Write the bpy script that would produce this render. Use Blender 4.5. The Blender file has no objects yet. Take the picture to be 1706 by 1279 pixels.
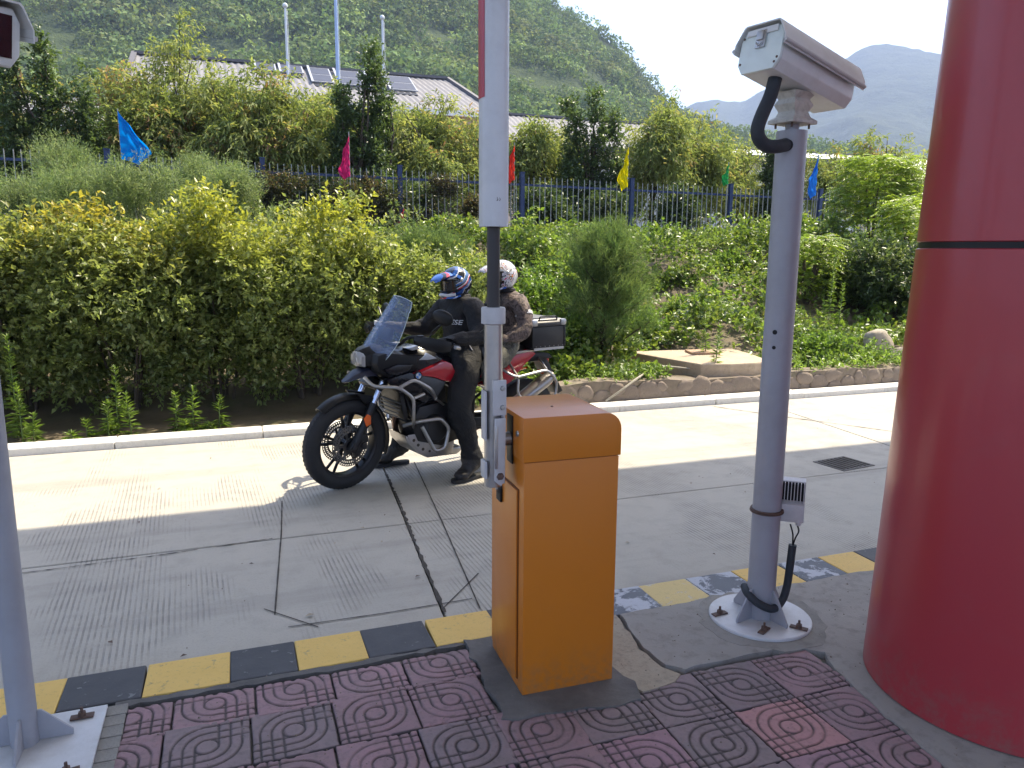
import bpy, bmesh, math, random
import numpy as np
from math import sin, cos, pi, radians, sqrt, atan2, hypot
from mathutils import Vector, Matrix
from mathutils.bvhtree import BVHTree

scene = bpy.context.scene
COL = scene.collection
R = radians

# ------------------------------------------------------------------ camera
FPX, PCX, PCY = 1281.0, 853.0, 639.5
EYE = Vector((0.0, 0.0, 1.70))
_pitch, _roll, _head = R(10.05), R(0.35), R(70)
FW = Vector((cos(_head)*cos(_pitch), sin(_head)*cos(_pitch), -sin(_pitch)))
_rt = Vector((sin(_head), -cos(_head), 0)); _up = _rt.cross(FW)
RT = _rt*cos(_roll) + _up*sin(_roll); UP = -_rt*sin(_roll) + _up*cos(_roll)
cam_data = bpy.data.cameras.new("camera")
cam = bpy.data.objects.new("camera", cam_data); COL.objects.link(cam)
cam.matrix_world = Matrix(((RT.x, UP.x, -FW.x, EYE.x), (RT.y, UP.y, -FW.y, EYE.y), (RT.z, UP.z, -FW.z, EYE.z), (0, 0, 0, 1)))
cam_data.sensor_width = 36.0; cam_data.lens = 36.0*FPX/1706.0
cam_data.clip_start = 0.05; cam_data.clip_end = 12000
scene.camera = cam

# ------------------------------------------------------------------ light
SUN_EL, SUN_AZ = R(58), R(18)          # azimuth counted from +X towards +Y
SUN_DIR = Vector((cos(SUN_AZ)*cos(SUN_EL), sin(SUN_AZ)*cos(SUN_EL), sin(SUN_EL)))
world = bpy.data.worlds.new("World"); scene.world = world; world.use_nodes = True
wn = world.node_tree.nodes; wl = world.node_tree.links; wn.clear()
wo = wn.new("ShaderNodeOutputWorld"); bg = wn.new("ShaderNodeBackground"); sky = wn.new("ShaderNodeTexSky")
sky.sky_type = 'NISHITA'; sky.sun_disc = False; sky.sun_elevation = SUN_EL
sky.sun_rotation = pi/2 - SUN_AZ       # Blender counts from +Y clockwise
sky.air_density = 1.0; sky.dust_density = 3.0; sky.ozone_density = 1.0; sky.altitude = 400
bg.inputs[1].default_value = 0.15
wl.new(sky.outputs[0], bg.inputs[0]); wl.new(bg.outputs[0], wo.inputs[0])
sd = bpy.data.lights.new("sun", 'SUN'); sd.energy = 3.3; sd.angle = R(0.53); sd.color = (1.0, 0.88, 0.67)
so = bpy.data.objects.new("sun", sd); COL.objects.link(so)
so.rotation_euler = (-SUN_DIR).to_track_quat('-Z', 'Y').to_euler(); so.location = (20, 10, 60)
scene.view_settings.view_transform = 'Standard'; scene.view_settings.look = 'None'
scene.view_settings.gamma = 1.0; scene.view_settings.use_curve_mapping = False
scene.view_settings.exposure = 1.75
scene.render.engine = 'CYCLES'
scene.cycles.use_denoising = True
scene.cycles.max_bounces = 8; scene.cycles.transparent_max_bounces = 12; scene.cycles.volume_bounces = 0

# ------------------------------------------------------------------ helpers
def tag(o, label=None, cat=None, group=None, kind=None):
    if label: o["label"] = label
    if cat: o["category"] = cat
    if group: o["group"] = group
    if kind: o["kind"] = kind
    return o

def empty(name, loc=(0, 0, 0), rz=0.0, label=None, cat=None, group=None):
    o = bpy.data.objects.new(name, None); COL.objects.link(o)
    o.location = loc; o.rotation_euler = (0, 0, rz); o.empty_display_size = 0.1
    return tag(o, label, cat, group)

def link_mesh(name, me, parent=None, loc=None, rz=None):
    o = bpy.data.objects.new(name, me); COL.objects.link(o)
    if parent is not None: o.parent = parent
    if loc is not None: o.location = loc
    if rz is not None: o.rotation_euler = (0, 0, rz)
    return o

def fr(d, hint=(0, 0, 1)):
    d = Vector(d).normalized(); h = Vector(hint)
    if abs(d.dot(h.normalized())) > 0.97: h = Vector((1, 0, 0))
    a = d.cross(h).normalized(); b = a.cross(d).normalized()
    return d, a, b

class MB:
    """collects simple solids into one mesh"""
    def __init__(s): s.v = []; s.f = []; s.m = []; s.mi = 0
    def add(s, vs, fs):
        k = len(s.v); s.v += [tuple(p) for p in vs]; s.f += [tuple(i+k for i in f) for f in fs]; s.m += [s.mi]*len(fs); return s
    def box(s, c, d, rot=None):
        vs = [Vector((sx*d[0]/2, sy*d[1]/2, sz*d[2]/2)) for sx in (-1, 1) for sy in (-1, 1) for sz in (-1, 1)]
        if rot is not None: vs = [rot @ p for p in vs]
        vs = [p + Vector(c) for p in vs]
        return s.add(vs, [(0, 1, 3, 2), (4, 6, 7, 5), (0, 4, 5, 1), (2, 3, 7, 6), (0, 2, 6, 4), (1, 5, 7, 3)])
    def bar(s, a, b, w, h, hint=(0, 0, 1)):
        a = Vector(a); b = Vector(b); d, x, y = fr(b-a, hint)
        vs = [p + x*sx*w/2 + y*sy*h/2 for p in (a, b) for sx, sy in ((-1, -1), (1, -1), (1, 1), (-1, 1))]
        return s.add(vs, [(3, 2, 1, 0), (4, 5, 6, 7), (0, 1, 5, 4), (1, 2, 6, 5), (2, 3, 7, 6), (3, 0, 4, 7)])
    def cyl(s, a, b, r0, r1=None, n=16, cap=True):
        return s.tube([a, b], [r0, r0 if r1 is None else r1], n, cap)
    def tube(s, pts, r, n=10, cap=True, closed=False, flat=None):
        pts = [Vector(p) for p in pts]; m = len(pts)
        rs = r if isinstance(r, (list, tuple)) else [r]*m
        vs = []; fs = []; prev = None
        for i, p in enumerate(pts):
            if closed: t = pts[(i+1) % m] - pts[i-1]
            else: t = pts[min(i+1, m-1)] - pts[max(i-1, 0)]
            t.normalize()
            if prev is None: _, a, b = fr(t)
            else:
                a = prev - t*prev.dot(t)
                if a.length < 1e-5: _, a, b = fr(t)
                a.normalize(); b = a.cross(t)
            prev = a
            for k in range(n):
                q = 2*pi*k/n
                vs.append(p + a*cos(q)*rs[i] + b*sin(q)*rs[i]*(flat or 1))
        L = m if closed else m-1
        for i in range(L):
            for k in range(n):
                j = (i+1) % m
                fs.append((i*n+k, i*n+(k+1) % n, j*n+(k+1) % n, j*n+k))
        if cap and not closed:
            fs.append(tuple(range(n))[::-1]); fs.append(tuple((m-1)*n+k for k in range(n)))
        return s.add(vs, fs)
    def lathe(s, prof, c=(0, 0, 0), axis=(0, 0, 1), n=32, close=False):
        """prof: list of (radius, height along axis)"""
        d, a, b = fr(axis); c = Vector(c); vs = []; fs = []; m = len(prof)
        for r, h in prof:
            for k in range(n):
                q = 2*pi*k/n; vs.append(c + d*h + a*cos(q)*r + b*sin(q)*r)
        for i in range(m if close else m-1):
            j = (i+1) % m
            for k in range(n): fs.append((i*n+k, i*n+(k+1) % n, j*n+(k+1) % n, j*n+k))
        return s.add(vs, fs)
    def prism(s, poly, lo, hi, ax=1, tw=None):
        """2D polygon extruded along axis ax (0,1,2) from lo to hi; tw = taper towards hi"""
        def put(p, q):
            if ax == 1: return (p[0], q, p[1])
            if ax == 0: return (q, p[0], p[1])
            return (p[0], p[1], q)
        n = len(poly); cx = sum(p[0] for p in poly)/n; cy = sum(p[1] for p in poly)/n
        t = tw or 1.0
        vs = [put(p, lo) for p in poly] + [put((cx+(p[0]-cx)*t, cy+(p[1]-cy)*t), hi) for p in poly]
        fs = [tuple(range(n)), tuple(range(2*n-1, n-1, -1))] + [(i, i+n, (i+1) % n + n, (i+1) % n) for i in range(n)]
        return s.add(vs, fs)
    def ball(s, c, r, nu=16, nv=10, rot=None):
        if not isinstance(r, (list, tuple)): r = (r, r, r)
        c = Vector(c); vs = []; fs = []
        for i in range(nv+1):
            th = pi*i/nv
            for k in range(nu):
                ph = 2*pi*k/nu
                p = Vector((sin(th)*cos(ph)*r[0], sin(th)*sin(ph)*r[1], cos(th)*r[2]))
                if rot is not None: p = rot @ p
                vs.append(c+p)
        for i in range(nv):
            for k in range(nu): fs.append((i*nu+k, (i+1)*nu+k, (i+1)*nu+(k+1) % nu, i*nu+(k+1) % nu))
        return s.add(vs, fs)
    def loft(s, rings, cap=True):
        n = len(rings[0]); vs = [p for r in rings for p in r]; fs = []
        for i in range(len(rings)-1):
            for k in range(n): fs.append((i*n+k, i*n+(k+1) % n, (i+1)*n+(k+1) % n, (i+1)*n+k))
        if cap: fs.append(tuple(range(n))[::-1]); fs.append(tuple((len(rings)-1)*n+k for k in range(n)))
        return s.add(vs, fs)
    def xf(s, fn):
        s.v = [tuple(fn(Vector(p))) for p in s.v]; return s
    def mesh(s, name, mats, smooth=35, bevel=0.0, seg=2):
        me = bpy.data.meshes.new(name)
        bm = bmesh.new()
        bv = [bm.verts.new(p) for p in s.v]
        for f, mi in zip(s.f, s.m):
            try: q = bm.faces.new([bv[i] for i in f]); q.material_index = mi
            except ValueError: pass
        bmesh.ops.remove_doubles(bm, verts=bm.verts, dist=1e-6)
        bmesh.ops.recalc_face_normals(bm, faces=bm.faces)
        if bevel > 0:
            es = [e for e in bm.edges if len(e.link_faces) == 2 and e.calc_face_angle(0) > R(28)]
            if es: bmesh.ops.bevel(bm, geom=es, offset=bevel, segments=seg, profile=0.6, affect='EDGES', clamp_overlap=True)
        bm.to_mesh(me); bm.free()
        for m in (mats if isinstance(mats, (list, tuple)) else [mats]): me.materials.append(m)
        if smooth:
            me.shade_smooth(); me.set_sharp_from_angle(angle=R(smooth))
        return me
    def build(s, name, mats, parent=None, loc=None, rz=None, smooth=35, bevel=0.0, seg=2):
        return link_mesh(name, s.mesh(name, mats, smooth, bevel, seg), parent, loc, rz)

def arc_pts(pts, k=4):
    """Catmull-Rom smoothing of a polyline"""
    P = [Vector(p) for p in pts]; out = []
    for i in range(len(P)-1):
        p0 = P[max(i-1, 0)]; p1 = P[i]; p2 = P[i+1]; p3 = P[min(i+2, len(P)-1)]
        for j in range(k):
            t = j/k
            out.append(0.5*((2*p1)+(-p0+p2)*t+(2*p0-5*p1+4*p2-p3)*t*t+(-p0+3*p1-3*p2+p3)*t**3))
    out.append(P[-1]); return out

def round_corner(pts, r=0.03, k=3):
    P = [Vector(p) for p in pts]; out = [P[0]]
    for i in range(1, len(P)-1):
        a = (P[i-1]-P[i]); b = (P[i+1]-P[i]); ra = min(r, a.length*.45); rb = min(r, b.length*.45)
        A = P[i]+a.normalized()*ra; B = P[i]+b.normalized()*rb
        for j in range(k+1):
            t = j/k; out.append(A*(1-t)**2+P[i]*2*t*(1-t)+B*t*t)
    out.append(P[-1]); return out

def copy_tree(o, parent=None):
    c = o.copy(); COL.objects.link(c); c.parent = parent
    for ch in o.children: copy_tree(ch, c)
    return c

# noise -------------------------------------------------------------
_lat = np.random.RandomState(7).rand(32, 32, 32)
def vn(P, s=1.0, off=0.0):
    P = np.asarray(P, float)/s + off + 1000.0
    i = np.floor(P).astype(int); f = P-i; f = f*f*(3-2*f); i0 = i % 32; i1 = (i+1) % 32
    def g(a, b, c): return _lat[a[..., 0], b[..., 1], c[..., 2]]
    x, y, z = f[..., 0], f[..., 1], f[..., 2]
    return ((g(i0, i0, i0)*(1-x)+g(i1, i0, i0)*x)*(1-y)+(g(i0, i1, i0)*(1-x)+g(i1, i1, i0)*x)*y)*(1-z) + \
           ((g(i0, i0, i1)*(1-x)+g(i1, i0, i1)*x)*(1-y)+(g(i0, i1, i1)*(1-x)+g(i1, i1, i1)*x)*y)*z
def fbm(P, s, o=0.0, n=4):
    r = 0; a = .5; t = 0
    for k in range(n): r = r + a*vn(P, s/2**k, o+k*3.7); t += a; a *= .5
    return r/t

# materials ---------------------------------------------------------
class NT:
    def __init__(s, name):
        s.m = bpy.data.materials.new(name); s.m.use_nodes = True; s.t = s.m.node_tree; s.t.nodes.clear()
        s.out = s.n("ShaderNodeOutputMaterial")
    def n(s, typ, **kw):
        q = s.t.nodes.new(typ)
        for k, v in kw.items(): setattr(q, k, v)
        return q
    def l(s, a, b): s.t.links.new(a, b)
    def co(s, kind="Object"): return s.n("ShaderNodeTexCoord").outputs[kind]
    def noise(s, co, scale, detail=4, rough=.55, dist=0):
        q = s.n("ShaderNodeTexNoise"); q.inputs["Scale"].default_value = scale; q.inputs["Detail"].default_value = detail
        q.inputs["Roughness"].default_value = rough; q.inputs["Distortion"].default_value = dist; s.l(co, q.inputs["Vector"]); return q.outputs[0]
    def ramp(s, f, stops, interp='LINEAR'):
        q = s.n("ShaderNodeValToRGB"); q.color_ramp.interpolation = interp; e = q.color_ramp.elements
        while len(e) < len(stops): e.new(0.5)
        for x, (p, c) in zip(e, stops):
            x.position = p; x.color = (c, c, c, 1) if not isinstance(c, (tuple, list)) else (*c[:3], 1)
        s.l(f, q.inputs[0]); return q.outputs[0]
    def mix(s, f, a, b, mode='MIX'):
        q = s.n("ShaderNodeMix", data_type='RGBA', blend_type=mode)
        for k, x in ((0, f), (6, a), (7, b)):
            if isinstance(x, (int, float)): q.inputs[k].default_value = x
            elif isinstance(x, tuple): q.inputs[k].default_value = (*x[:3], 1)
            else: s.l(x, q.inputs[k])
        return q.outputs[2]
    def math(s, op, a, b=0.0, c=None):
        q = s.n("ShaderNodeMath", operation=op)
        for k, x in enumerate((a, b) if c is None else (a, b, c)):
            if isinstance(x, (int, float)): q.inputs[k].default_value = x
            else: s.l(x, q.inputs[k])
        return q.outputs[0]
    def bsdf(s, col, rough=.6, metal=0.0, spec=.5, coat=0.0, normal=None, alpha=None, trans=0.0):
        q = s.n("ShaderNodeBsdfPrincipled")
        for k, x in (("Base Color", col), ("Roughness", rough), ("Metallic", metal), ("Specular IOR Level", spec), ("Coat Weight", coat), ("Transmission Weight", trans)):
            if isinstance(x, (int, float)): q.inputs[k].default_value = x
            elif isinstance(x, tuple): q.inputs[k].default_value = (*x[:3], 1)
            else: s.l(x, q.inputs[k])
        if coat: q.inputs["Coat Roughness"].default_value = .08
        if normal is not None: s.l(normal, q.inputs["Normal"])
        return q
    def bump(s, h, st=.3, d=.01, nrm=None):
        q = s.n("ShaderNodeBump"); q.inputs["Strength"].default_value = st; q.inputs["Distance"].default_value = d; s.l(h, q.inputs["Height"])
        if nrm is not None: s.l(nrm, q.inputs["Normal"])
        return q.outputs[0]
    def fin(s, sh): s.l(sh.outputs[0] if hasattr(sh, 'outputs') else sh, s.out.inputs[0]); return s.m

def pm(name, col, rough=.55, metal=0.0, var=.12, sc=6.0, bump=.0, bs=60.0, bd=.003, coat=0.0, spec=.5, dirt=0.0, dcol=(.09, .075, .06), dsc=9.0):
    t = NT(name); co = t.co(); n1 = t.noise(co, sc, 5)
    c = t.mix(n1, tuple(max(0, x*(1-var)) for x in col), tuple(min(1, x*(1+var)) for x in col))
    if dirt:
        d = t.ramp(t.noise(co, dsc, 8, .7), [(.45, 0.0), (.75, 1.0)])
        c = t.mix(t.math('MULTIPLY', d, dirt), c, dcol)
    rr = t.math('ADD', t.math('MULTIPLY', t.noise(co, sc*2.3, 3), .16), rough-.08)
    nm = t.bump(t.noise(co, bs, 4), bump, bd) if bump else None
    return t.fin(t.bsdf(c, rr, metal, spec, coat, nm))

def leafmat(name, trans=.50, rough=.36, spec=.6):
    t = NT(name); a = t.n("ShaderNodeAttribute", attribute_name="Col")
    b = t.bsdf(a.outputs[0], rough, spec=spec)
    tr = t.n("ShaderNodeBsdfTranslucent")
    tc = t.mix(1.0, a.outputs[0], (1.18, 1.15, .68), 'MULTIPLY'); t.l(tc, tr.inputs[0])
    mx = t.n("ShaderNodeMixShader"); mx.inputs[0].default_value = trans
    t.l(b.outputs[0], mx.inputs[1]); t.l(tr.outputs[0], mx.inputs[2]); return t.fin(mx)
# ------------------------------------------------------------------ materials
M = {}
def concrete_road():
    t = NT("road_concrete"); co = t.co("Object")
    a = t.noise(co, .55, 5, .6); b = t.noise(co, 7, 6, .65); c = t.noise(co, 90, 3, .6)
    base = t.mix(a, (.37, .35, .31), (.47, .445, .39))
    base = t.mix(t.math('MULTIPLY', t.ramp(b, [(.48, 0.0), (.8, 1.0)]), .5), base, (.27, .255, .225))
    base = t.mix(t.math('MULTIPLY', t.ramp(c, [(.5, 0.0), (.7, 1.0)]), .22), base, (.22, .21, .19))
    # worn tined grooves across the lane, a few centimetres apart, in patches
    mp = t.n("ShaderNodeMapping"); mp.inputs["Rotation"].default_value = (0, 0, R(-3)); t.l(co, mp.inputs[0])
    w = t.n("ShaderNodeTexWave", wave_type='BANDS', bands_direction='X', wave_profile='SIN')
    w.inputs["Scale"].default_value = 1/.026/3.1416/2*3.1416/ .5 * .5; w.inputs["Distortion"].default_value = .7; w.inputs["Detail"].default_value = 2
    w.inputs["Detail Scale"].default_value = .35
    w.inputs["Scale"].default_value = 12.6
    t.l(mp.outputs[0], w.inputs[0])
    line = t.ramp(w.outputs["Fac"], [(.60, 0.0), (.84, 1.0)])
    mp2 = t.n("ShaderNodeMapping"); mp2.inputs["Scale"].default_value = (1.25, .62, 1); mp2.inputs["Rotation"].default_value = (0, 0, R(8)); t.l(co, mp2.inputs[0])
    mask = t.ramp(t.noise(mp2.outputs[0], 1.15, 3, .5), [(.50, 0.0), (.57, 1.0)])
    m3 = t.ramp(t.noise(co, 9, 4, .6), [(.33, .15), (.6, 1.0)])
    g = t.math('MULTIPLY', t.math('MULTIPLY', line, mask), m3)
    col = t.mix(t.math('MULTIPLY', g, .52), base, (.14, .135, .125))
    tm = t.n("ShaderNodeMapping"); tm.inputs["Scale"].default_value = (.12, 1.6, 1); t.l(co, tm.inputs[0])
    tk = t.ramp(t.noise(tm.outputs[0], 1.6, 4, .6), [(.53, 0.0), (.66, .30)]); col = t.mix(tk, col, (.19, .18, .165))
    # oily stains
    st = t.ramp(t.noise(co, .9, 4, .65, .6), [(.6, 0.0), (.78, .45)])
    col = t.mix(st, col, (.20, .19, .17))
    h = t.math('SUBTRACT', t.math('MULTIPLY', b, .35), t.math('MULTIPLY', g, 1.0))
    nm = t.bump(h, .7, .004); nm = t.bump(c, .25, .002, nm)
    return t.fin(t.bsdf(col, .82, normal=nm, spec=.3))
M['road'] = concrete_road()
def rough_conc(name, c0, c1, dark=(.12, .11, .1), sc=2.0, crack=0.0, moss=0.0):
    t = NT(name); co = t.co()
    a = t.noise(co, sc, 6, .65); b = t.noise(co, sc*9, 6, .7); c = t.noise(co, 140, 2)
    col = t.mix(t.ramp(a, [(.3, 0.0), (.7, 1.0)]), c0, c1)
    col = t.mix(t.math('MULTIPLY', t.ramp(b, [(.5, 0.0), (.75, 1.0)]), .6), col, dark)
    if moss:
        col = t.mix(t.math('MULTIPLY', t.ramp(t.noise(co, sc*2.3, 5, .7), [(.52, 0.0), (.7, 1.0)]), moss), col, (.07, .09, .03))
    h = t.math('ADD', b, t.math('MULTIPLY', c, .3))
    return t.fin(t.bsdf(col, .88, normal=t.bump(h, .55, .006), spec=.3))
M['island'] = rough_conc("island_mortar", (.20, .19, .175), (.31, .295, .27))
M['pad'] = rough_conc("grey_pad", (.27, .255, .235), (.34, .32, .295), sc=1.4)
M['tanpad'] = rough_conc("tan_rough_concrete", (.33, .28, .21), (.40, .35, .27), sc=5)
M['darkmortar'] = rough_conc("dark_mortar", (.085, .082, .08), (.17, .16, .152), sc=5)
M['white_kerb'] = rough_conc("pale_kerb", (.68, .665, .62), (.78, .76, .72), (.42, .40, .36), 2)
M['slab'] = rough_conc("tan_slab", (.36, .29, .21), (.46, .37, .275), (.22, .18, .12), 3)
M['wallmortar'] = rough_conc("wall_mortar", (.17, .14, .11), (.26, .21, .16), sc=3, moss=.5)
M['stone'] = rough_conc("rubble_stone", (.17, .14, .115), (.28, .225, .185), sc=7, moss=.3)
M['boulder'] = rough_conc("boulder_rock", (.34, .29, .22), (.50, .43, .34), (.14, .13, .10), 3, moss=.5)
M['earth'] = rough_conc("earth", (.085, .07, .045), (.15, .12, .08), (.05, .045, .03), .8, moss=.6)
M['joint'] = rough_conc("joint_dirt", (.05, .045, .04), (.08, .07, .06))
def kerb_paint(name, c0, c1, wear, under=(.30, .29, .27), thr=.62, bsc=24):
    t = NT(name); co = t.co(); oi = t.n("ShaderNodeObjectInfo")
    v = t.n("ShaderNodeVectorMath", operation='ADD'); t.l(co, v.inputs[0]); t.l(oi.outputs["Random"], v.inputs[1])
    vm = t.n("ShaderNodeVectorMath", operation='MULTIPLY_ADD'); t.l(oi.outputs["Random"], vm.inputs[0]); vm.inputs[1].default_value = (31, 17, 9); t.l(co, vm.inputs[2])
    P = vm.outputs[0]
    a = t.noise(P, 9, 5, .6); b = t.noise(P, bsc, 8, .68, .4)
    col = t.mix(a, c0, c1)
    w = t.ramp(b, [(thr, 0.0), (thr+.035, 1.0)])
    col = t.mix(t.math('MULTIPLY', w, wear), col, under)
    col = t.mix(t.math('MULTIPLY', t.ramp(t.noise(P, 60, 5, .7), [(.55, 0.0), (.75, 1.0)]), .35), col, (.10, .09, .08))
    nm = t.bump(t.math('SUBTRACT', b, w), .5, .003)
    return t.fin(t.bsdf(col, .62, normal=nm, spec=.35))
M['k_yellow'] = kerb_paint("yellow_kerb_paint", (.64, .42, .105), (.74, .50, .15), .85, (.42, .33, .16))
M['k_black'] = kerb_paint("black_kerb_paint", (.045, .045, .05), (.09, .09, .095), .7, (.24, .24, .24))
M['k_black_worn'] = kerb_paint("worn_black_kerb_paint", (.09, .10, .12), (.15, .165, .19), .92, (.47, .49, .54), .47, 7)
M['k_yellow_worn'] = kerb_paint("worn_yellow_kerb_paint", (.56, .43, .18), (.66, .50, .20), .9, (.56, .50, .38), .55, 9)
def tile_mat(name, c0, c1, dcol=(.05, .045, .045), dirty=.5):
    t = NT(name); co = t.co("Generated"); oi = t.n("ShaderNodeObjectInfo"); ob = t.co()
    vm = t.n("ShaderNodeVectorMath", operation='MULTIPLY_ADD'); t.l(oi.outputs["Random"], vm.inputs[0]); vm.inputs[1].default_value = (31, 17, 9); t.l(ob, vm.inputs[2])
    P = vm.outputs[0]
    col = t.mix(oi.outputs["Random"], c0, c1)
    col = t.mix(t.math('MULTIPLY', t.ramp(t.noise(P, 8, 6, .7), [(.35, 0.0), (.7, 1.0)]), dirty), col, (.17, .15, .14))
    col = t.mix(t.math('MULTIPLY', t.ramp(t.noise(P, 45, 5, .7), [(.5, 0.0), (.72, 1.0)]), .45), col, (.09, .075, .07))
    at = t.n("ShaderNodeAttribute", attribute_name="groove")
    col = t.mix(t.math('MULTIPLY', at.outputs["Fac"], .92), col, dcol)
    nm = t.bump(t.noise(P, 120, 4, .7), .35, .002)
    return t.fin(t.bsdf(col, .72, normal=nm, spec=.35))
M['tile'] = tile_mat("red_tile", (.29, .178, .195), (.345, .21, .23))
M['tile_pink'] = tile_mat("pink_tile", (.40, .20, .21), (.44, .23, .23), dirty=.2)
M['tile_mauve'] = tile_mat("mauve_tile", (.30, .18, .21), (.34, .20, .235), dirty=.25)
M['tile_grey'] = tile_mat("greyed_tile", (.24, .175, .185), (.27, .20, .21), dirty=.6)
M['grey_brick'] = rough_conc("grey_paver", (.22, .21, .19), (.32, .30, .27), sc=6)

def orange_mat():
    t = NT("orange_powder_coat"); co = t.co(); sp = t.n("ShaderNodeSeparateXYZ"); t.l(co, sp.inputs[0])
    c = t.mix(t.noise(co, 3, 4), (.55, .168, .011), (.58, .182, .014))
    low = t.n("ShaderNodeMapRange"); low.inputs[1].default_value = .22; low.inputs[2].default_value = 0.0; t.l(sp.outputs[2], low.inputs[0])
    dust = t.math('MULTIPLY', t.math('MULTIPLY', low.outputs[0], low.outputs[0]), t.ramp(t.noise(co, 28, 6, .7), [(.42, 0.0), (.68, 1.0)]))
    c = t.mix(t.math('MULTIPLY', dust, .75), c, (.20, .15, .10))
    sc = t.ramp(t.noise(co, 6, 8, .75), [(.60, 0.0), (.74, .35)]); c = t.mix(sc, c, (.42, .17, .05))
    nm = t.bump(t.noise(co, 260, 2), .12, .0006); nm = t.bump(t.noise(co, 3.5, 2), .06, .01, nm)
    return t.fin(t.bsdf(c, t.math('ADD', t.math('MULTIPLY', t.noise(co, 7, 4), .18), .24), spec=.5, normal=nm))
M['orange'] = orange_mat()
M['orange_dark'] = pm("orange_seam", (.16, .045, .006), .6)
M['black_plastic'] = pm("black_plastic", (.009, .009, .010), .42, spec=.3, bump=.1, bs=300, bd=.0005)
M['black_gloss'] = pm("black_gloss_plastic", (.007, .007, .010), .25, coat=.15, spec=.35)
M['black_frame'] = pm("black_frame_metal", (.014, .014, .015), .38, metal=.3)
M['rubber'] = pm("tyre_rubber", (.016, .016, .017), .72, var=.3, sc=20, bump=.3, bs=160, bd=.001)
M['alu'] = pm("brushed_aluminium", (.46, .45, .45), .36, metal=.9, var=.1, sc=14, bump=.08, bs=90, dirt=.25)
M['alu_paint'] = pm("silver_grey_paint", (.50, .49, .50), .45, var=.05, sc=4, dirt=.18, spec=.5)
M['arm_white'] = pm("white_arm_paint", (.60, .61, .64), .38, var=.04, sc=3, dirt=.22, dsc=5)
M['arm_red'] = pm("red_arm_stripe", (.42, .035, .06), .45)
M['arm_rod'] = pm("dark_grey_rod", (.035, .032, .033), .5)
M['steel'] = pm("steel_bar", (.42, .41, .40), .38, metal=.95, var=.1, sc=20, dirt=.2)
M['chrome'] = pm("fork_chrome", (.55, .6, .72), .14, metal=1.0, var=.05)
M['pole_grey'] = pm("grey_pole_paint", (.33, .335, .37), .4, var=.07, sc=3, dirt=.3, dsc=4, dcol=(.17, .15, .14))
M['pole_pinkish'] = pm("pinkish_grey_pole_paint", (.35, .33, .345), .4, var=.07, sc=3, dirt=.3, dsc=4, dcol=(.2, .17, .15))
M['plate_white'] = pm("white_base_plate", (.58, .59, .61), .5, var=.08, sc=6, dirt=.5, dsc=6, dcol=(.28, .26, .24), bump=.2, bs=40)
M['cam_cream'] = pm("cream_camera_paint", (.66, .67, .67), .42, var=.05, sc=4, dirt=.3, dsc=7, dcol=(.28, .25, .2))
M['cam_rear'] = pm("mint_white_camera_end", (.72, .80, .79), .45, var=.04, sc=4, dirt=.15)
M['cam_bracket'] = pm("weathered_bracket", (.52, .50, .45), .6, var=.2, sc=18, dirt=.6, dsc=24, bump=.3, bs=50)
M['cam_shadowless'] = pm("grey_rubber_seal", (.10, .11, .12), .6)
M['glass_dark'] = pm("dark_camera_glass", (.012, .012, .016), .08, coat=.8)
M['hose'] = pm("black_foam_hose", (.028, .034, .042), .75, var=.25, sc=30, bump=.4, bs=90)
M['rust'] = pm("rusty_bolt", (.10, .06, .045), .7, var=.5, sc=60)
M['lamp_white'] = pm("white_lamp_housing", (.56, .53, .53), .45, var=.05, dirt=.25)
M['column_red'] = None
def col_red():
    t = NT("red_column_cladding"); co = t.co()
    c = t.mix(t.noise(co, 1.6, 4), (.355, .032, .042), (.39, .038, .05))
    c = t.mix(t.math('MULTIPLY', t.ramp(t.noise(co, 5, 6, .7), [(.55, 0.0), (.8, 1.0)]), .12), c, (.30, .12, .12))
    sp = t.n("ShaderNodeSeparateXYZ"); t.l(co, sp.inputs[0]); low = t.n("ShaderNodeMapRange"); low.inputs[1].default_value = .40; low.inputs[2].default_value = .12; t.l(sp.outputs[2], low.inputs[0])
    d = t.math('MULTIPLY', low.outputs[0], t.ramp(t.noise(co, 16, 7, .75), [(.45, 0.0), (.70, .8)])); c = t.mix(d, c, (.20, .13, .11))
    r = t.math('ADD', t.math('MULTIPLY', t.noise(co, 3, 4), .12), .28)
    return t.fin(t.bsdf(c, r, 0.0, .5, .15, t.bump(t.noise(co, 4, 2), .05, .02)))
M['column_red'] = col_red()
M['fence_blue'] = pm("blue_fence_paint", (.014, .036, .12), .45, var=.15, dirt=.2)
M['fence_white'] = pm("pale_picket_paint", (.31, .32, .31), .5, var=.1, dirt=.35)
M['bldg_wall'] = pm("cream_render_wall", (.62, .52, .42), .85, var=.08, sc=.6, dirt=.2, dsc=1.0, dcol=(.35, .3, .24))
M['bldg_white'] = pm("white_sheet_cladding", (.78, .78, .76), .6, var=.05, sc=.4)
M['roof_grey'] = pm("grey_corrugated_roof", (.18, .175, .18), .75, var=.14, sc=.5, dirt=.35, dsc=1.1, dcol=(.18, .17, .16))
M['roof_trim'] = pm("dark_roof_trim", (.11, .105, .11), .7)
M['window'] = pm("dark_window_glass", (.03, .035, .04), .1)
M['panel_blue'] = pm("solar_panel_glass", (.05, .058, .085), .5, spec=.25, var=.1, sc=.5)
M['panel_frame'] = pm("white_panel_frame", (.36, .37, .39), .4)
M['mast'] = pm("pale_flagpole", (.60, .64, .68), .35)
M['mast_blue'] = pm("bluish_flagpole", (.35, .46, .66), .35)
M['bark'] = pm("bark", (.075, .058, .042), .9, var=.35, sc=20, bump=.6, bs=40, bd=.01)
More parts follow.
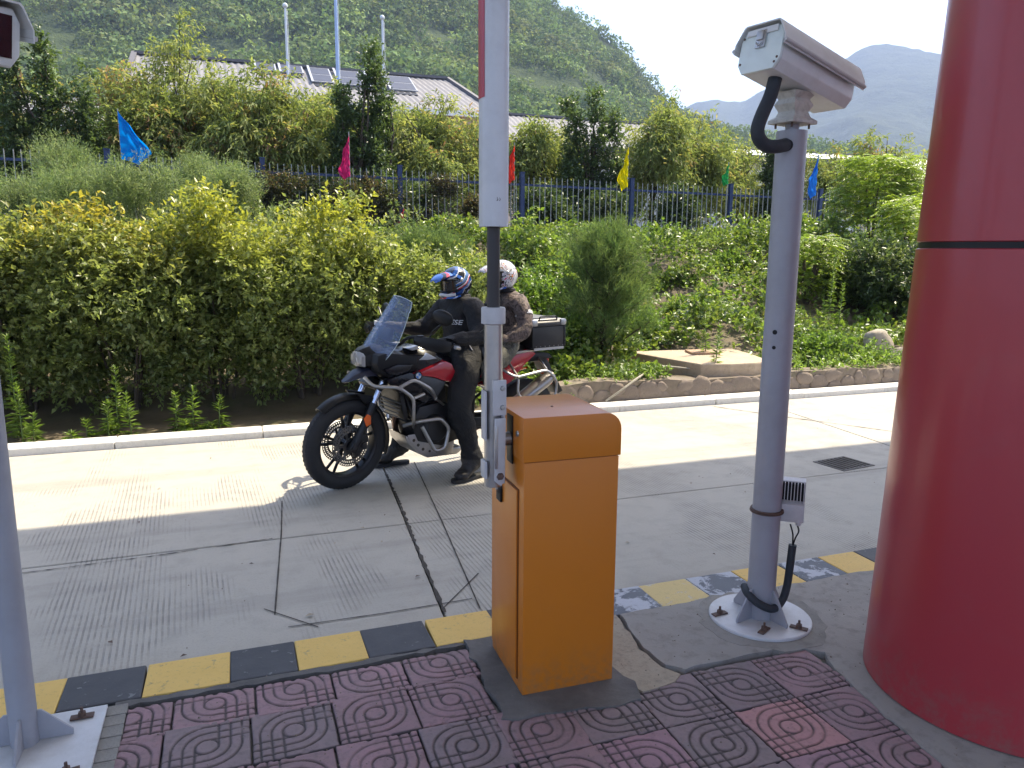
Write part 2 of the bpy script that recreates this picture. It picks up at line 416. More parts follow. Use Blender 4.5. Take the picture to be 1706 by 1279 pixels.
M['pine_bark'] = pm("pine_bark", (.06, .042, .03), .9, var=.35, sc=20, bump=.6, bs=40, bd=.01)
M['stem'] = pm("green_stem", (.10, .16, .04), .7, var=.2)
M['leaf'] = leafmat("leaf_blade")
M['leaf_thin'] = leafmat("thin_leaf_blade", .5, .55, .3)
M['leaf_pale'] = leafmat("feathery_leaf", .5, .7, .2)
M['far_leaf'] = leafmat("far_leaf", .3, .8, .12)
def flagmat(name, col):
    t = NT(name); b = t.bsdf(t.mix(t.noise(t.co(), 9, 3), tuple(x*.85 for x in col), col), .7, spec=.2)
    tr = t.n("ShaderNodeBsdfTranslucent"); tr.inputs[0].default_value = (*col, 1)
    mx = t.n("ShaderNodeMixShader"); mx.inputs[0].default_value = .5; t.l(b.outputs[0], mx.inputs[1]); t.l(tr.outputs[0], mx.inputs[2]); return t.fin(mx)
# ------------------------------------------------------------------ ground and road
def sstep(t): t = np.clip(t, 0, 1); return t*t*(3-2*t)
def gz(x, y):
    x = np.asarray(x, float); y = np.asarray(y, float)
    low = -0.16
    h0 = .03 + .20*sstep((x-2.4)/1.2)
    s = sstep((y-8.0)/6.6)
    bank = h0 + (1.88-h0)*s
    P = np.stack([x, y, x*0], -1)
    bank = bank + (vn(P, 1.3)-.5)*.14*sstep((y-7.6)/.6)*(1-.6*sstep((y-15)/4)) + (vn(P, .35, 5)-.5)*.05
    t = sstep((y-7.30)/.12)
    return low*(1-t) + bank*t
def grid_mesh(name, xs, ys, zf, mat):
    X, Y = np.meshgrid(xs, ys, indexing='ij'); Z = zf(X, Y)
    V = np.stack([X, Y, Z], -1).reshape(-1, 3); n, m = len(xs), len(ys)
    i = np.arange(n-1)[:, None]*m + np.arange(m-1)[None]; F = np.stack([i, i+m, i+m+1, i+1], -1).reshape(-1, 4)
    me = bpy.data.meshes.new(name); fast_mesh(me, V, F); me.materials.append(mat); me.shade_smooth(); return me
def fast_mesh(me, V, F, col=None, colname="Col"):
    V = np.asarray(V, np.float32); F = np.asarray(F, np.int32); k = F.shape[1]
    me.vertices.add(len(V)); me.vertices.foreach_set("co", V.ravel())
    me.loops.add(F.size); me.loops.foreach_set("vertex_index", F.ravel())
    me.polygons.add(len(F)); me.polygons.foreach_set("loop_start", np.arange(0, F.size, k, dtype=np.int32))
    me.polygons.foreach_set("loop_total", np.full(len(F), k, np.int32))
    if col is not None:
        a = me.attributes.new(colname, 'FLOAT_COLOR', 'POINT'); c = np.ones((len(V), 4), np.float32); c[:, :3] = col; a.data.foreach_set("color", c.ravel())
    me.update(); me.validate()
xs = np.concatenate([[-4000, -2500, -1200, -500, -200, -80, -30, -14], np.linspace(-7, 20, 120), [26, 36, 60, 100, 200, 500, 1200, 2500, 4000]])
ys = np.concatenate([[-4000, -2000, -800, -200, -60, -20, -8, 0, 6.5, 7.2, 7.28], np.linspace(7.34, 16, 80), [17, 19, 22, 28, 40, 70, 120, 200, 500, 1200, 2500, 4000]])
g = link_mesh("ground", grid_mesh("ground", xs, ys, gz, M['earth'])); tag(g, "earth bank rising behind the road to the fence", kind="structure")

road = empty("road", (0, 0, 0)); tag(road, "pale grooved concrete lane of a toll station", kind="structure")
def skew(x, y): return x + .074*(y-4.5)
def slab(x0, x1, y0, y1, top=0.0):
    g = .006; m = MB(); b = [(skew(x0, y0)+g, y0+g), (skew(x1, y0)-g, y0+g), (skew(x1, y1)-g, y1-g), (skew(x0, y1)+g, y1-g)]
    m.prism(b, -.12, top, 2); return m.build("slab", M['road'], road, bevel=.004, seg=1, smooth=0)
bx = [-22, -16, -10, -4.1, .95, 5.35, 10.2, 15, 20, 26, 34, 44]
rr_ = random.Random(3)
for i in range(len(bx)-1):
    slab(bx[i], bx[i+1], 2.99, 4.52, rr_.uniform(-.001, .001)); slab(bx[i], bx[i+1], 4.52, 7.08, rr_.uniform(-.001, .001))
for i in range(len(bx)-1):
    slab(bx[i], bx[i+1], -4.0, .42); slab(bx[i], bx[i+1], -9.0, -4.0)
base = MB(); base.box((11, -.9, -.085), (66, 16.1, .03)); base.build("joint_bed", M['joint'], road, smooth=0)
# saw cuts of a buried vehicle loop: thin dark filled lines
def strip(pts, w, name="saw_cut", z=.0035, mat=None, jit=.0, th=.0):
    rnd = random.Random(int(pts[0][0]*1000)); m = MB(); L = []; n = 1 if not jit else 26
    P = [Vector((p[0], p[1], 0)) for p in pts]
    q = []
    for a, b in zip(P[:-1], P[1:]):
        for k in range(n): q.append(a.lerp(b, k/n))
    q.append(P[-1])
    for i, p in enumerate(q):
        d = (q[min(i+1, len(q)-1)]-q[max(i-1, 0)]).normalized(); s = Vector((-d.y, d.x, 0))
        ww = w*(1+rnd.uniform(-jit, jit)*1.2)
        L.append((p+s*ww/2+Vector((0, 0, z)), p-s*ww/2+Vector((0, 0, z))))
    vs = [x for ab in L for x in ab]; m.add(vs, [(2*i, 2*i+1, 2*i+3, 2*i+2) for i in range(len(L)-1)])
    return m.build(name, mat or M['joint'], road, smooth=0)
strip([(.247, 5.215), (.205, 4.6), (.11, 3.526)], .008, jit=.2)
strip([(1.306, 5.87), (1.17, 4.5), (1.035, 3.27)], .008, jit=.2)
strip([(.065, 3.606), (.288, 3.342)], .007)
strip([(.16, 3.385), (.6, 3.375), (1.03, 3.385)], .007, jit=.2)
strip([(.868, 3.33), (1.15, 3.66)], .007)
strip([(1.03, 5.6), (.99, 4.9), (.93, 4.2), (.867, 3.29)], .014, "crack", .003, jit=.9)
strip([(-1.3, 4.44), (-.5, 4.47), (.15, 4.53)], .007, "crack", jit=.9)
strip([(4.9, 7.0), (5.3, 6.3), (5.75, 5.6), (6.1, 5.0)], .012, "crack", jit=.5)
# iron grate set in the lane
gr = empty("drain_grate", (4.57, 4.72, .002), R(8), "worn dark iron cover set flush in the lane at the right", "drain cover")
m = MB(); m.box((0, 0, 0), (.36, .30, .006)); m.build("frame", M['darkmortar'], gr, smooth=0)
for k in range(7): MB().box((-.145+.048*k, 0, .005), (.018, .25, .006)).build("bar", M['joint'], gr, smooth=0)

# far kerb, pale concrete
fk = empty("far_kerb", (0, 0, 0)); tag(fk, "pale concrete kerb along the far edge of the lane", kind="structure")
me = None
for i in range(44):
    x = -10+1.2*i
    if me is None:
        me = MB().box((0, 0, -.03), (1.194, .235, .18)).mesh("kerb_stone", M['white_kerb'], smooth=0, bevel=.012)
    link_mesh("kerb_stone", me, fk, (x, 7.215+rr_.uniform(-.006, .006), rr_.uniform(-.004, .004)), rr_.uniform(-.004, .004))

# ------------------------------------------------------------------ traffic island
isl = MB(); isl.box((4.0, 1.63, 0.0), (30, 2.26, .236)); o = isl.build("island", M['island'], smooth=0, bevel=.004); tag(o, "raised concrete traffic island", kind="structure")
nk = empty("painted_kerb", (0, 0, 0)); tag(nk, "yellow and black painted kerb of the traffic island", kind="structure")
edges = [-.64, -.374, -.081, .161, .425, .691, .971, 1.215, 1.46, 1.722, 1.985, 2.243, 2.508, 2.765, 2.996]
while edges[-1] < 15: edges.append(edges[-1]+.262)
left = [-.64]
while left[0] > -8: left.insert(0, left[0]-.27)
edges = left[:-1] + edges; i0 = edges.index(-.374)
for i in range(len(edges)-1):
    a, b = edges[i], edges[i+1]; yel = (i-i0) % 2 == 0; mid = (a+b)/2
    if mid > 1.4: mt = M['k_yellow_worn'] if yel else M['k_black_worn']
    else: mt = M['k_yellow'] if yel else M['k_black']
    if mid > 2.2 and yel: mt = M['k_yellow']
    if mid > 2.9 and not yel: mt = M['k_black']
    sk = rr_.uniform(-.006, .006)
    m = MB(); m.prism([(a+.0008, 2.755+rr_.uniform(-.006, .006)), (b-.0008, 2.755+rr_.uniform(-.006, .006)), (b-.0008+sk, 2.985), (a+.0008+sk, 2.985)], -.10, .140+rr_.uniform(-.0015, .0015), 2)
    m.build("kerb_stone", mt, nk, bevel=.007, smooth=0)
# strip of crumbly mortar between kerb and tiles
def blob_poly(pts, j=.012, step=.04, seed=1):
    r = random.Random(seed); out = []
    for a, b in zip(pts, pts[1:]+pts[:1]):
        n = max(1, int(hypot(b[0]-a[0], b[1]-a[1])/step))
        for k in range(n):
            t = k/n; out.append((a[0]+(b[0]-a[0])*t+r.uniform(-j, j), a[1]+(b[1]-a[1])*t+r.uniform(-j, j)))
    return out
def pad(name, pts, top, mat, label, j=.01, seed=1):
    m = MB(); m.prism(blob_poly(pts, j, .04, seed), .10, top, 2); o = m.build(name, mat, smooth=0); return tag(o, label, kind="structure")
pad("mortar_strip", [(-.45, 2.752), (-.45, 2.722), (.3, 2.715), (.8, 2.735), (.8, 2.752)], .1385, M['darkmortar'], "crumbly dark mortar between kerb and red tiles", .008, 3)
pad("plinth_mortar", [(.80, 2.752), (.79, 2.45), (.785, 2.20), (1.02, 2.165), (1.285, 2.15), (1.30, 2.26), (1.262, 2.4), (1.258, 2.752)], .1475, M['darkmortar'], "dark mortar bed round the orange cabinet", .012, 5)
pad("rough_patch", [(1.262, 2.752), (1.268, 2.4), (1.30, 2.20), (1.44, 2.215), (1.50, 2.25), (1.447, 2.32), (1.442, 2.47), (1.49, 2.752)], .1425, M['tanpad'], "rough tan concrete patch right of the orange cabinet", .008, 6)
pad("concrete_pad", [(1.505, 2.752), (1.462, 2.47), (1.466, 2.33), (1.53, 2.276), (1.8, 2.285), (2.02, 2.275), (2.105, 2.2), (2.04, 2.0), (2.0, 1.71), (1.97, 1.4), (1.9, 1.0), (1.9, .52), (18, .52), (18, 2.752)], .1462, M['pad'], "smooth grey mortar pad under the camera pole and red column", .007, 7)
pad("pole_mortar", [(2.06+.275*cos(q)+.02*sin(3*q), 2.52+.265*sin(q)+.02*cos(2*q)) for q in np.linspace(0, 2*pi, 40)[:-1]], .1475, M['island'], "cracked darker mortar ring round the round base plate", .012, 8)

# patterned red tiles, relief modelled once per cut
TS = .2625
def tile_mesh(name, mat, a0=-.5, a1=.5, b0=-.5, b1=.5, n=70, sd=1.0):
    A = np.linspace(a0, a1, max(6, int(n*(a1-a0)))); B = np.linspace(b0, b1, max(6, int(n*(b1-b0))))
    X, Y = np.meshgrid(A, B, indexing='ij'); rr = np.hypot(X, Y); g = np.full(X.shape, 9.0)
    rad = (.135, .27, .405)
    q = X*Y > 0
    g = np.minimum(g, abs(rr-rad[0]))
    for r_ in rad[1:]: g = np.where(q, np.minimum(g, abs(rr-r_)), g)
    for r_ in rad:
        lines = np.minimum(abs(abs(X)-r_), abs(abs(Y)-r_)); g = np.where((~q) & (rr > rad[0]), np.minimum(g, lines), g)
    gd = np.clip(1.35-g*TS/.0042, 0, 1); gd = gd*gd*(3-2*gd)
    ed = np.minimum(np.minimum(X-a0, a1-X), np.minimum(Y-b0, b1-Y))*TS
    NP = np.stack([X, Y, X*0], -1); fill = np.clip(1.55-1.2*vn(NP, .22, sd), .4, 1); gd = gd*fill
    chip = np.clip((vn(NP, .10, sd+3)-.62)*6, 0, 1)*np.clip(1-ed/.03, 0, 1)
    Z = -.0052*gd - .004*np.clip(1-ed/.004, 0, 1) - .005*chip - .0016*vn(NP, .05, sd+6) + (vn(NP, .4, sd)-.5)*.002
    V = np.stack([X*TS*.994, Y*TS*.994, Z], -1).reshape(-1, 3); m_ = len(B); n_ = len(A)
    i = np.arange(n_-1)[:, None]*m_ + np.arange(m_-1)[None]; F = np.stack([i, i+m_, i+m_+1, i+1], -1).reshape(-1, 4)
    # skirt
    loop = [k*m_ for k in range(n_)] + [(n_-1)*m_+k for k in range(1, m_)] + [k*m_+m_-1 for k in range(n_-2, -1, -1)] + [k for k in range(m_-2, 0, -1)]
    S = V[loop].copy(); S[:, 2] = -.028; k0 = len(V); L = len(loop)
    SF = np.array([(loop[(k+1) % L], loop[k], k0+k, k0+(k+1) % L) for k in range(L)])
    me = bpy.data.meshes.new(name); fast_mesh(me, np.vstack([V, S]), np.vstack([F, SF]))
    at = me.attributes.new("groove", 'FLOAT', 'POINT'); ge = np.clip(gd + .9*(ed < .0035), 0, 1)
    at.data.foreach_set("value", np.concatenate([ge.ravel(), np.ones(L)]).astype(np.float32)); me.materials.append(mat); return me
pav = empty("tile_paving", (0, 0, 0)); tag(pav, "red relief pattern tiles on the island", kind="structure")
tmes = {k: tile_mesh("tile", M[k], sd=3.3*i) for i, k in enumerate(('tile', 'tile_pink', 'tile_mauve', 'tile_grey'))}
var_t = [tmes['tile']]+[tile_mesh("tile", M['tile'], sd=20+3.1*i) for i in range(4)]
cut_top = tile_mesh("tile", M['tile'], -.5, .5, -.5, .25); cut_left = tile_mesh("tile", M['tile'], -.05, .5, -.5, .5); cut_tl = tile_mesh("tile", M['tile'], -.05, .5, -.5, .25)
cut_right = tile_mesh("tile", M['tile_grey'], -.5, .1, -.5, .5)
tr = random.Random(11)
special = {(1.67, 1.865): 'tile_pink', (1.14, 1.865): 'tile_mauve', (.885, 1.865): 'tile', (1.40, 1.865): 'tile_grey', (1.67, 2.13): 'tile_grey', (.885, 1.6): 'tile_mauve', (.62, 1.865): 'tile_mauve', (1.14, 1.6): 'tile', (-.12, 2.39): 'tile_grey'}
def place_tile(me, x, y, turn=True, z=None):
    k = tr.choice([0, 1, 2, 3]) if turn else 0
    o = link_mesh("tile", me, pav, (x, y, .1425+tr.uniform(-.0018, .0012)), k*pi/2+tr.uniform(-.008, .008))
    o.rotation_euler.x = tr.uniform(-.006, .006); o.rotation_euler.y = tr.uniform(-.006, .006); return o
rows = [2.387-.2645*k for k in range(8)]
for j, y in enumerate([2.652] + rows):
    for i in range(-6, 10):
        x = 1.14-.2625+.2625*i if i > 0 else .885+.2625*(i)-.0
        x = 1.14+.2645*(i-1)
        if i <= 0: x = .885+.266*i
        xs_ = x + (.030*(y-2.0)/.4 if i < 0 else 0)
        if y > 2.2 and i > -1 : continue
        if x > 1.95: continue
        if x < -.55: continue
        if j == 0:
            if x < -.3: place_tile(cut_tl, xs_, y-.022, False)
            else: place_tile(cut_top, xs_, y-.022, False)
            continue
        if -.55 < x < -.3: place_tile(cut_left, xs_, y, False); continue
        sp = [v for (a, b), v in special.items() if abs(a-x) < .1 and abs(b-y) < .1]
        kk = sp[0] if sp else tr.choice(['tile', 'tile', 'tile', 'tile_grey', 'tile_mauve'] if y < 2.0 else ['tile', 'tile', 'tile', 'tile', 'tile_grey'])
        place_tile(tr.choice(var_t) if kk == 'tile' else tmes[kk], xs_, y)
# grey pavers beside the left base plate
gp = empty("grey_paver_strip", (0, 0, 0)); tag(gp, "strip of small grey pavers between white plate and red tiles", kind="structure")
bm_ = MB().box((0, 0, 0), (.066, .060, .03)).mesh("paver", M['grey_brick'], smooth=0, bevel=.004)
for k in range(9): link_mesh("paver", bm_, gp, (-.4435+tr.uniform(-.002, .002), 2.70-.064*k, .1285+tr.uniform(-.001, .001)), tr.uniform(-.03, .03))

# ------------------------------------------------------------------ rubble wall, concrete chamber, boulders on the bank
rw = empty("rubble_wall", (0, 7.40, 0), 0, "low rubble stone retaining wall behind the far kerb", "wall")
m = MB(); rg = np.linspace(2.55, 22, 80)
rings = []
for x in rg:
    h = .255 + .02*sin(x*2.1) + .012*sin(x*7.3) - .02*(x-3)/6*(x < 9)
    if x < 3.0: h *= max(.1, (x-2.5)/.5)
    rings.append([Vector((x, -.045+.01*sin(x*5), -.1)), Vector((x, -.02+.012*sin(x*9), h)), Vector((x, .20, h+.01)), Vector((x, .22, -.1))])
m.loft(rings); m.build("mortar", M['wallmortar'], rw, smooth=0)
sr = random.Random(5)
stone_me = []
for v in range(7):
    b = bmesh.new(); bmesh.ops.create_icosphere(b, subdivisions=2, radius=1)
    for p in b.verts:
        s = 1+.8*(float(vn(np.array(p.co[:]), .9, v*3.1))-.5); p.co = Vector((p.co.x*s*.11, p.co.y*s*.014, p.co.z*s*.08))
    me = bpy.data.meshes.new("stone"); b.to_mesh(me); b.free(); me.materials.append(M['stone']); me.shade_smooth(); stone_me.append(me)
x = 3.1
while x < 9.5:
    for zz in ((.055, .17) if sr.random() < .7 else (.11,)):
        o = link_mesh("stone", sr.choice(stone_me), rw, (x+sr.uniform(-.05, .05), -.028, zz+sr.uniform(-.02, .02))); s = sr.uniform(.75, 1.25) * (1.5 if zz == .11 else 1)
        o.scale = (s*sr.uniform(.8, 1.2), 1, s); o.rotation_euler.y = sr.uniform(-.5, .5)
    x += sr.uniform(.17, .26)

ch = empty("concrete_chamber", (5.34, 8.0, .2), R(-5), "flat tan concrete inspection chamber slab on the green bank", "concrete slab")
m = MB(); m.prism([(-.62, .75), (-.42, .1), (-.22, -.48), (.12, -.55), (.46, -.52), (.74, -.42), (.86, .25), (.92, .75)], -.25, .185, 2); m.build("top_slab", M['slab'], ch, bevel=.02, smooth=0)
m = MB(); m.prism([(.05, .25), (.42, .20), (.5, .5), (.1, .55)], .187, .215, 2); m.build("hatch", pm("rusty_tan_hatch", (.38, .25, .16), .8, dirt=.4), ch, bevel=.01, smooth=0)
m = MB(); m.prism([(-.15, -.52), (.8, -.48), (.9, .9), (-.5, .75)], -.34, -.253, 2); m.build("footing", M['darkmortar'], ch, smooth=0)
def boulder(x, y, z, r, label, seed):
    b = bmesh.new(); bmesh.ops.create_icosphere(b, subdivisions=4, radius=1)
    for p in b.verts:
        q = np.array(p.co[:]); s = 1+.45*(float(fbm(q, 1.1, seed))-.5)+.12*(float(vn(q, .25, seed))-.5)
        p.co = Vector([c*s*k for c, k in zip(p.co, r)])
        rq = random.Random(int(seed*10))
        for d, lim in [(Vector((.6, -.5, .6)).normalized(), .62), (Vector((-.8, -.3, .45)).normalized(), .7)]+[(Vector((rq.gauss(0, 1), rq.gauss(0, 1), rq.gauss(0, 1))).normalized(), rq.uniform(.62, .8)) for _ in range(7)]:
            k = p.co.dot(d) - lim*max(r)
            if k > 0: p.co -= d*k*.85
    me = bpy.data.meshes.new("boulder"); b.to_mesh(me); b.free(); me.materials.append(M['boulder']); me.shade_smooth()
    me.set_sharp_from_angle(angle=R(40))
    o = link_mesh("boulder", me, None, (x, y, z)); o.rotation_euler = (0, 0, seed); tag(o, label, "boulder", "boulders by the red column"); return o
boulder(8.42, 8.25, .40, (.22, .19, .24), "largest tan boulder standing upright on the bank by the red column", 1.3)
boulder(8.40, 7.85, .27, (.17, .14, .15), "smaller tan boulder in front of the big upright one", 4.1)
boulder(8.85, 7.95, .27, (.20, .14, .10), "flat stone chip lying right of the big upright boulder", 7.7)
# pale hose on the bank and over the wall
m = MB(); m.tube(arc_pts([(3.75, 7.33, .07), (3.95, 7.31, .2), (4.15, 7.38, .29), (4.4, 7.6, .31), (4.7, 7.8, .34), (5.1, 7.7, .30), (5.6, 7.55, .29), (6.2, 7.58, .30)], 6), .012, 8); o = m.build("hose", pm("pale_hose", (.36, .33, .26), .6, dirt=.4)); tag(o, "pale hose drooping over the rubble wall onto the bank", "hose")

# grit and tiny stones lying on the island and along the kerbs
gm = MB(); gr_ = random.Random(77)
for k in range(1500):
    u = gr_.random()
    if u < .55: x, y, z = gr_.uniform(-.4, 3.2), gr_.uniform(1.3, 2.75), .146
    elif u < .8: x, y, z = gr_.uniform(-1.5, 5), 3.0+abs(gr_.gauss(0, .10)), .001
    else: x, y, z = gr_.uniform(-3, 8), gr_.uniform(3.1, 7.0), .001
    r = gr_.uniform(.0012, .0042)*(1.5 if gr_.random() < .05 else 1); a = gr_.random()*6.28
    c, s_ = cos(a)*r, sin(a)*r
    gm.add([(x+c, y+s_, z), (x-s_*.8, y+c*.8, z), (x-c, y-s_*.9, z), (x+s_, y-c, z), (x, y, z+r*.9)], [(0, 1, 4), (1, 2, 4), (2, 3, 4), (3, 0, 4)])
tag(gm.build("grit", M['stone'], smooth=0), "fine grit and tiny stones scattered on island and lane", "grit", kind="stuff")

# ------------------------------------------------------------------ canopy overhead (casts the shade) and red column
cn = empty("toll_canopy", (0, 0, 0), 0, "broad flat canopy roof over the toll lanes carried by the red column", "canopy")
m = MB(); m.box((3.5, .28, 7.65), (25, 12.58, .9)); m.build("roof_slab", pm("white_canopy", (.78, .78, .76), .5), cn, smooth=0)
cc = (2.57, 1.80)
rc = empty("round_column", (cc[0], cc[1], 0), 0, "large round column clad in red panels at the right", "column")
def cr(z): return .474-.031*min(z, 3.4)      # the cladding tapers slightly
def clad(z0, z1):
    n = 14; m = MB(); m.lathe([(cr(z0)-.008, z0)]+[(cr(z0+(z1-z0)*k/n), z0+.004+(z1-z0-.008)*k/n) for k in range(n+1)]+[(cr(z1)-.008, z1)], n=128); m.build("cladding_panel", M['column_red'], rc, smooth=40)
clad(.147, 1.708); clad(1.726, 3.90); clad(3.918, 7.199)
m = MB(); m.lathe([(.3, 1.70), (cr(1.7)-.0065, 1.70), (cr(1.73)-.0065, 1.735), (.3, 1.735)], n=96); m.build("panel_joint", M['black_plastic'], rc)
m = MB(); m.cyl((0, 0, .141), (0, 0, 7.195), .31, n=64); m.build("dark_core", M['black_plastic'], rc)
# pixel of the photograph -> a point on the vertical plane Y = const (used to measure where things stand)
def at(px, py, Y):
    d = FW*FPX + RT*(px-PCX) - UP*(py-PCY); return EYE + d*(Y/d.y)

# ------------------------------------------------------------------ barrier gate
bg_ = empty("barrier_gate", (1.065, 2.485, .1475), R(-1.5), "orange barrier gate cabinet with its boom arm raised upright", "barrier gate")
W, D_, H_ = .352, .362, 1.0
hood_z = .845
m = MB(); m.box((0, 0, hood_z/2), (W-.004, D_-.004, hood_z)); m.build("cabinet", M['orange'], bg_, bevel=.003)
m = MB(); prof = [(-W/2-.003, hood_z+.003), (-W/2-.003, H_), ] + [(W/2+.003-.060+.060*cos(q), H_-.060+.060*sin(q)) for q in np.linspace(pi/2, 0, 8)] + [(W/2+.003, hood_z+.003)]
m.prism(prof, -D_/2-.003, D_/2+.003, 1); m.build("hood", M['orange'], bg_, bevel=.002)
m = MB(); m.box((0, 0, hood_z+.001), (W-.012, D_-.012, .004)); m.build("seam", M['orange_dark'], bg_, smooth=0)
# door on the left face
m = MB(); m.box((-W/2-.003, .02, .3875), (.006, D_-.075, .695)); door = m.build("door", M['orange'], bg_, bevel=.002)
m = MB(); m.box((-W/2+.0005, .02, .3875), (.004, D_-.066, .704)); m.build("door_gap", M['orange_dark'], bg_, smooth=0)
m = MB(); m.lathe([(0, .012), (.019, .012), (.024, .006), (.025, 0)], (-W/2-.006, .055, .690), (-1, 0, 0), 20); m.box((-W/2-.011, .055, .670), (.010, .05, .052)); m.build("lock", M['black_plastic'], door, bevel=.003)
m = MB(); m.lathe([(0, .008), (.007, .008), (.008, 0)], (-W/2-.017, .055, .690), (-1, 0, 0), 12); m.build("lock_cylinder", M['steel'], door)
m = MB(); m.lathe([(0, .006), (.009, .005), (.011, 0)], (-W/2-.003, -.125, .935), (-1, 0, 0), 16); m.build("hood_lock", M['steel'], bg_)
m = MB(); m.lathe([(0, .003), (.004, .003), (.005, 0)], (-.02, -.03, H_), (0, 0, 1), 12); m.build("top_screw", M['rust'], bg_)
# output shaft
m = MB(); m.box((-W/2-.004, -.045, .90), (.004, .06, .17)); m.build("shaft_slot", M['black_plastic'], bg_, bevel=.001)
m = MB(); m.cyl((-W/2, -.045, .90), (-W/2-.05, -.045, .90), .024, n=20); m.build("drive_shaft", M['steel'], bg_)
# arm assembly, local coordinates about AX, AY
AX, AY = -.240, -.040
m = MB(); m.box((AX+.026, AY, .875), (.010, .085, .25)); m.build("back_plate", M['alu_paint'], bg_, bevel=.004)
m = MB()
m.prism([(AX-.012, .765), (AX+.012, .745), (AX+.026, .768), (AX+.028, .985), (AX-.012, .985)], AY-.058, AY-.046, 1)
m.build("clamp_plate", M['alu_paint'], bg_, bevel=.004)
m = MB(); m.box((AX-.0075, AY-.0595, .885), (.012, .004, .15)); m.build("clamp_slot", M['alu'], bg_, bevel=.003)
m = MB(); m.box((AX+.006, AY-.050, 1.055), (.048, .012, .120)); m.build("clamp_plate", M['alu_paint'], bg_, bevel=.003)
for zz in (1.022, 1.088): m = MB(); m.lathe([(0, .009), (.0075, .008), (.010, 0)], (AX+.016, AY-.056, zz), (0, -1, 0), 6); m.build("bolt", M['steel'], bg_)
m = MB(); m.lathe([(0, .010), (.010, .009), (.014, 0)], (AX+.008, AY-.058, .782), (0, -1, 0), 6); m.build("bolt", M['rust'], bg_)
for b_ in (((AX-.036, AY-.01, .99), (.006, .05, .17)), ((AX-.036, AY-.01, .80), (.010, .05, .06))): m = MB(); m.box(*b_); m.build("side_strip", M['alu_paint'], bg_, bevel=.002)
m = MB(); m.cyl((AX, AY, .735), (AX, AY, 1.315), .0315, n=32); m.build("aluminium_tube", M['alu'], bg_)
m = MB(); m.lathe([(.0315, 1.298), (.041, 1.302), (.041, 1.352), (.0385, 1.356), (.0, 1.356)], (AX, AY, 0), n=32); m.build("collar", M['alu_paint'], bg_)
m = MB(); m.cyl((AX, AY, 1.356), (AX, AY, 1.70), .0215, n=24); m.build("dark_rod", M['arm_rod'], bg_)
boom = MB()
def oval(z, a=.0445, b=.058, n=36):
    out = []
    for k in range(n):
        q = 2*pi*k/n; c, s_ = cos(q), sin(q); out.append(Vector((AX+a*(abs(c)**.75)*(1 if c > 0 else -1), AY+b*(abs(s_)**.75)*(1 if s_ > 0 else -1), z)))
    return out
zz = [1.62, 1.625, 2.2, 3.5, 5.2]
boom.loft([oval(z) for z in zz]); bo = boom.build("boom_arm", M['arm_white'], bg_)
ring = [p for p in oval(0) if p.x < AX-.0395 and p.y < AY+.03]
ring.sort(key=lambda p: p.y)
for z0, z1 in ((2.02, 2.75), (3.45, 4.15)):
    vs = []; st = MB()
    for z in (z0, z1):
        for p in ring: q = (Vector((p.x-AX, p.y-AY, 0)).normalized()*.0012); vs.append((p.x+q.x, p.y+q.y, z))
    n = len(ring); st.add(vs, [(i, i+1, n+i+1, n+i) for i in range(n-1)])
    st.build("red_stripe", M['arm_red'], bo)
m = MB(); m.tube([(AX+.0445, AY-.012+.002*sin(k*2.1), 1.64+.09*k) for k in range(20)], .0028, 6); m.build("edge_trim", M['alu'], bo)
m = MB()
for a, b in (((-.008, 1.70), (-.002, 1.706)), ((-.004, 1.70), (-.006, 1.712)), ((.0, 1.704), (.004, 1.70)), ((.002, 1.71), (.006, 1.703))):
    m.bar((AX+a[0], AY-.0586, a[1]), (AX+b[0], AY-.0586, b[1]), .0016, .001)
m.build("scratch", M['joint'], bo, smooth=0)

# ------------------------------------------------------------------ camera poles
def camera_pole(x, y, square, mat, label, ph=2.145, r=.0575):
    t = empty("camera_pole", (x, y, .146), 0, label, "pole", "camera poles on the island")
    h = ph-.146
    m = MB(); m.cyl((0, 0, .012), (0, 0, h), r, n=40); pole = m.build("pole", mat, t)
    m = MB(); m.cyl((0, 0, h-.01), (0, 0, h+.03), .026, n=24); m.build("neck_pipe", mat, t)
    if square:
        m = MB(); m.box((.013, -.058, .006), (.40, .40, .012)); m.build("base_plate", M['plate_white'], t, bevel=.002)
        bolts = [(.145, .085, 0), (.15, -.21, .2), (-.15, .09, 0), (-.15, -.21, 0)]; gang = [0, pi/2, pi, 3*pi/2]; gl = .095; gh = .115
    else:
        m = MB(); m.lathe([(0, .014), (.207, .014), (.211, .010), (.211, 0), (0, 0)], n=64); m.build("base_plate", M['plate_white'], t, smooth=30)
        bolts = [(-.075, -.125, .5), (.075, -.155, -.9), (-.16, .06, .1), (.12, .13, .3)]; gang = [R(-78), R(12), R(102), R(192)]; gl = .085; gh = .145
    for a in gang:
        m = MB(); m.prism([(r-.004, .014), (r+gl, .014), (r+gl, .03), (r+.012, gh), (r-.004, gh)], -.004, .004, 1)
        o = m.build("gusset", mat, t, bevel=.001); o.rotation_euler.z = a
    for bx_, by_, a in bolts:
        m = MB(); m.box((0, 0, .017), (.07, .026, .006)); m.lathe([(0, .034), (.012, .034), (.013, .020), (.013, .016)], n=6); m.cyl((0, 0, .03), (0, 0, .05), .005, n=8)
        o = m.build("anchor_bolt", M['rust'], t, (bx_, by_, 0), a, bevel=.001)
    return t
cp = camera_pole(2.052, 2.52, False, M['pole_grey'], "right grey camera pole standing on a round white base plate")
for zz, rr in ((1.378, .0095), (1.317, .0075)):
    m = MB(); d = Vector((-.80, -.6, 0)).normalized()
    m.lathe([(0, .002), (rr*.8, .002), (rr, 0)], Vector((0, 0, zz-.146))+d*.0573, d, 16)
    m.build("cable_hole", M['black_plastic'], cp)
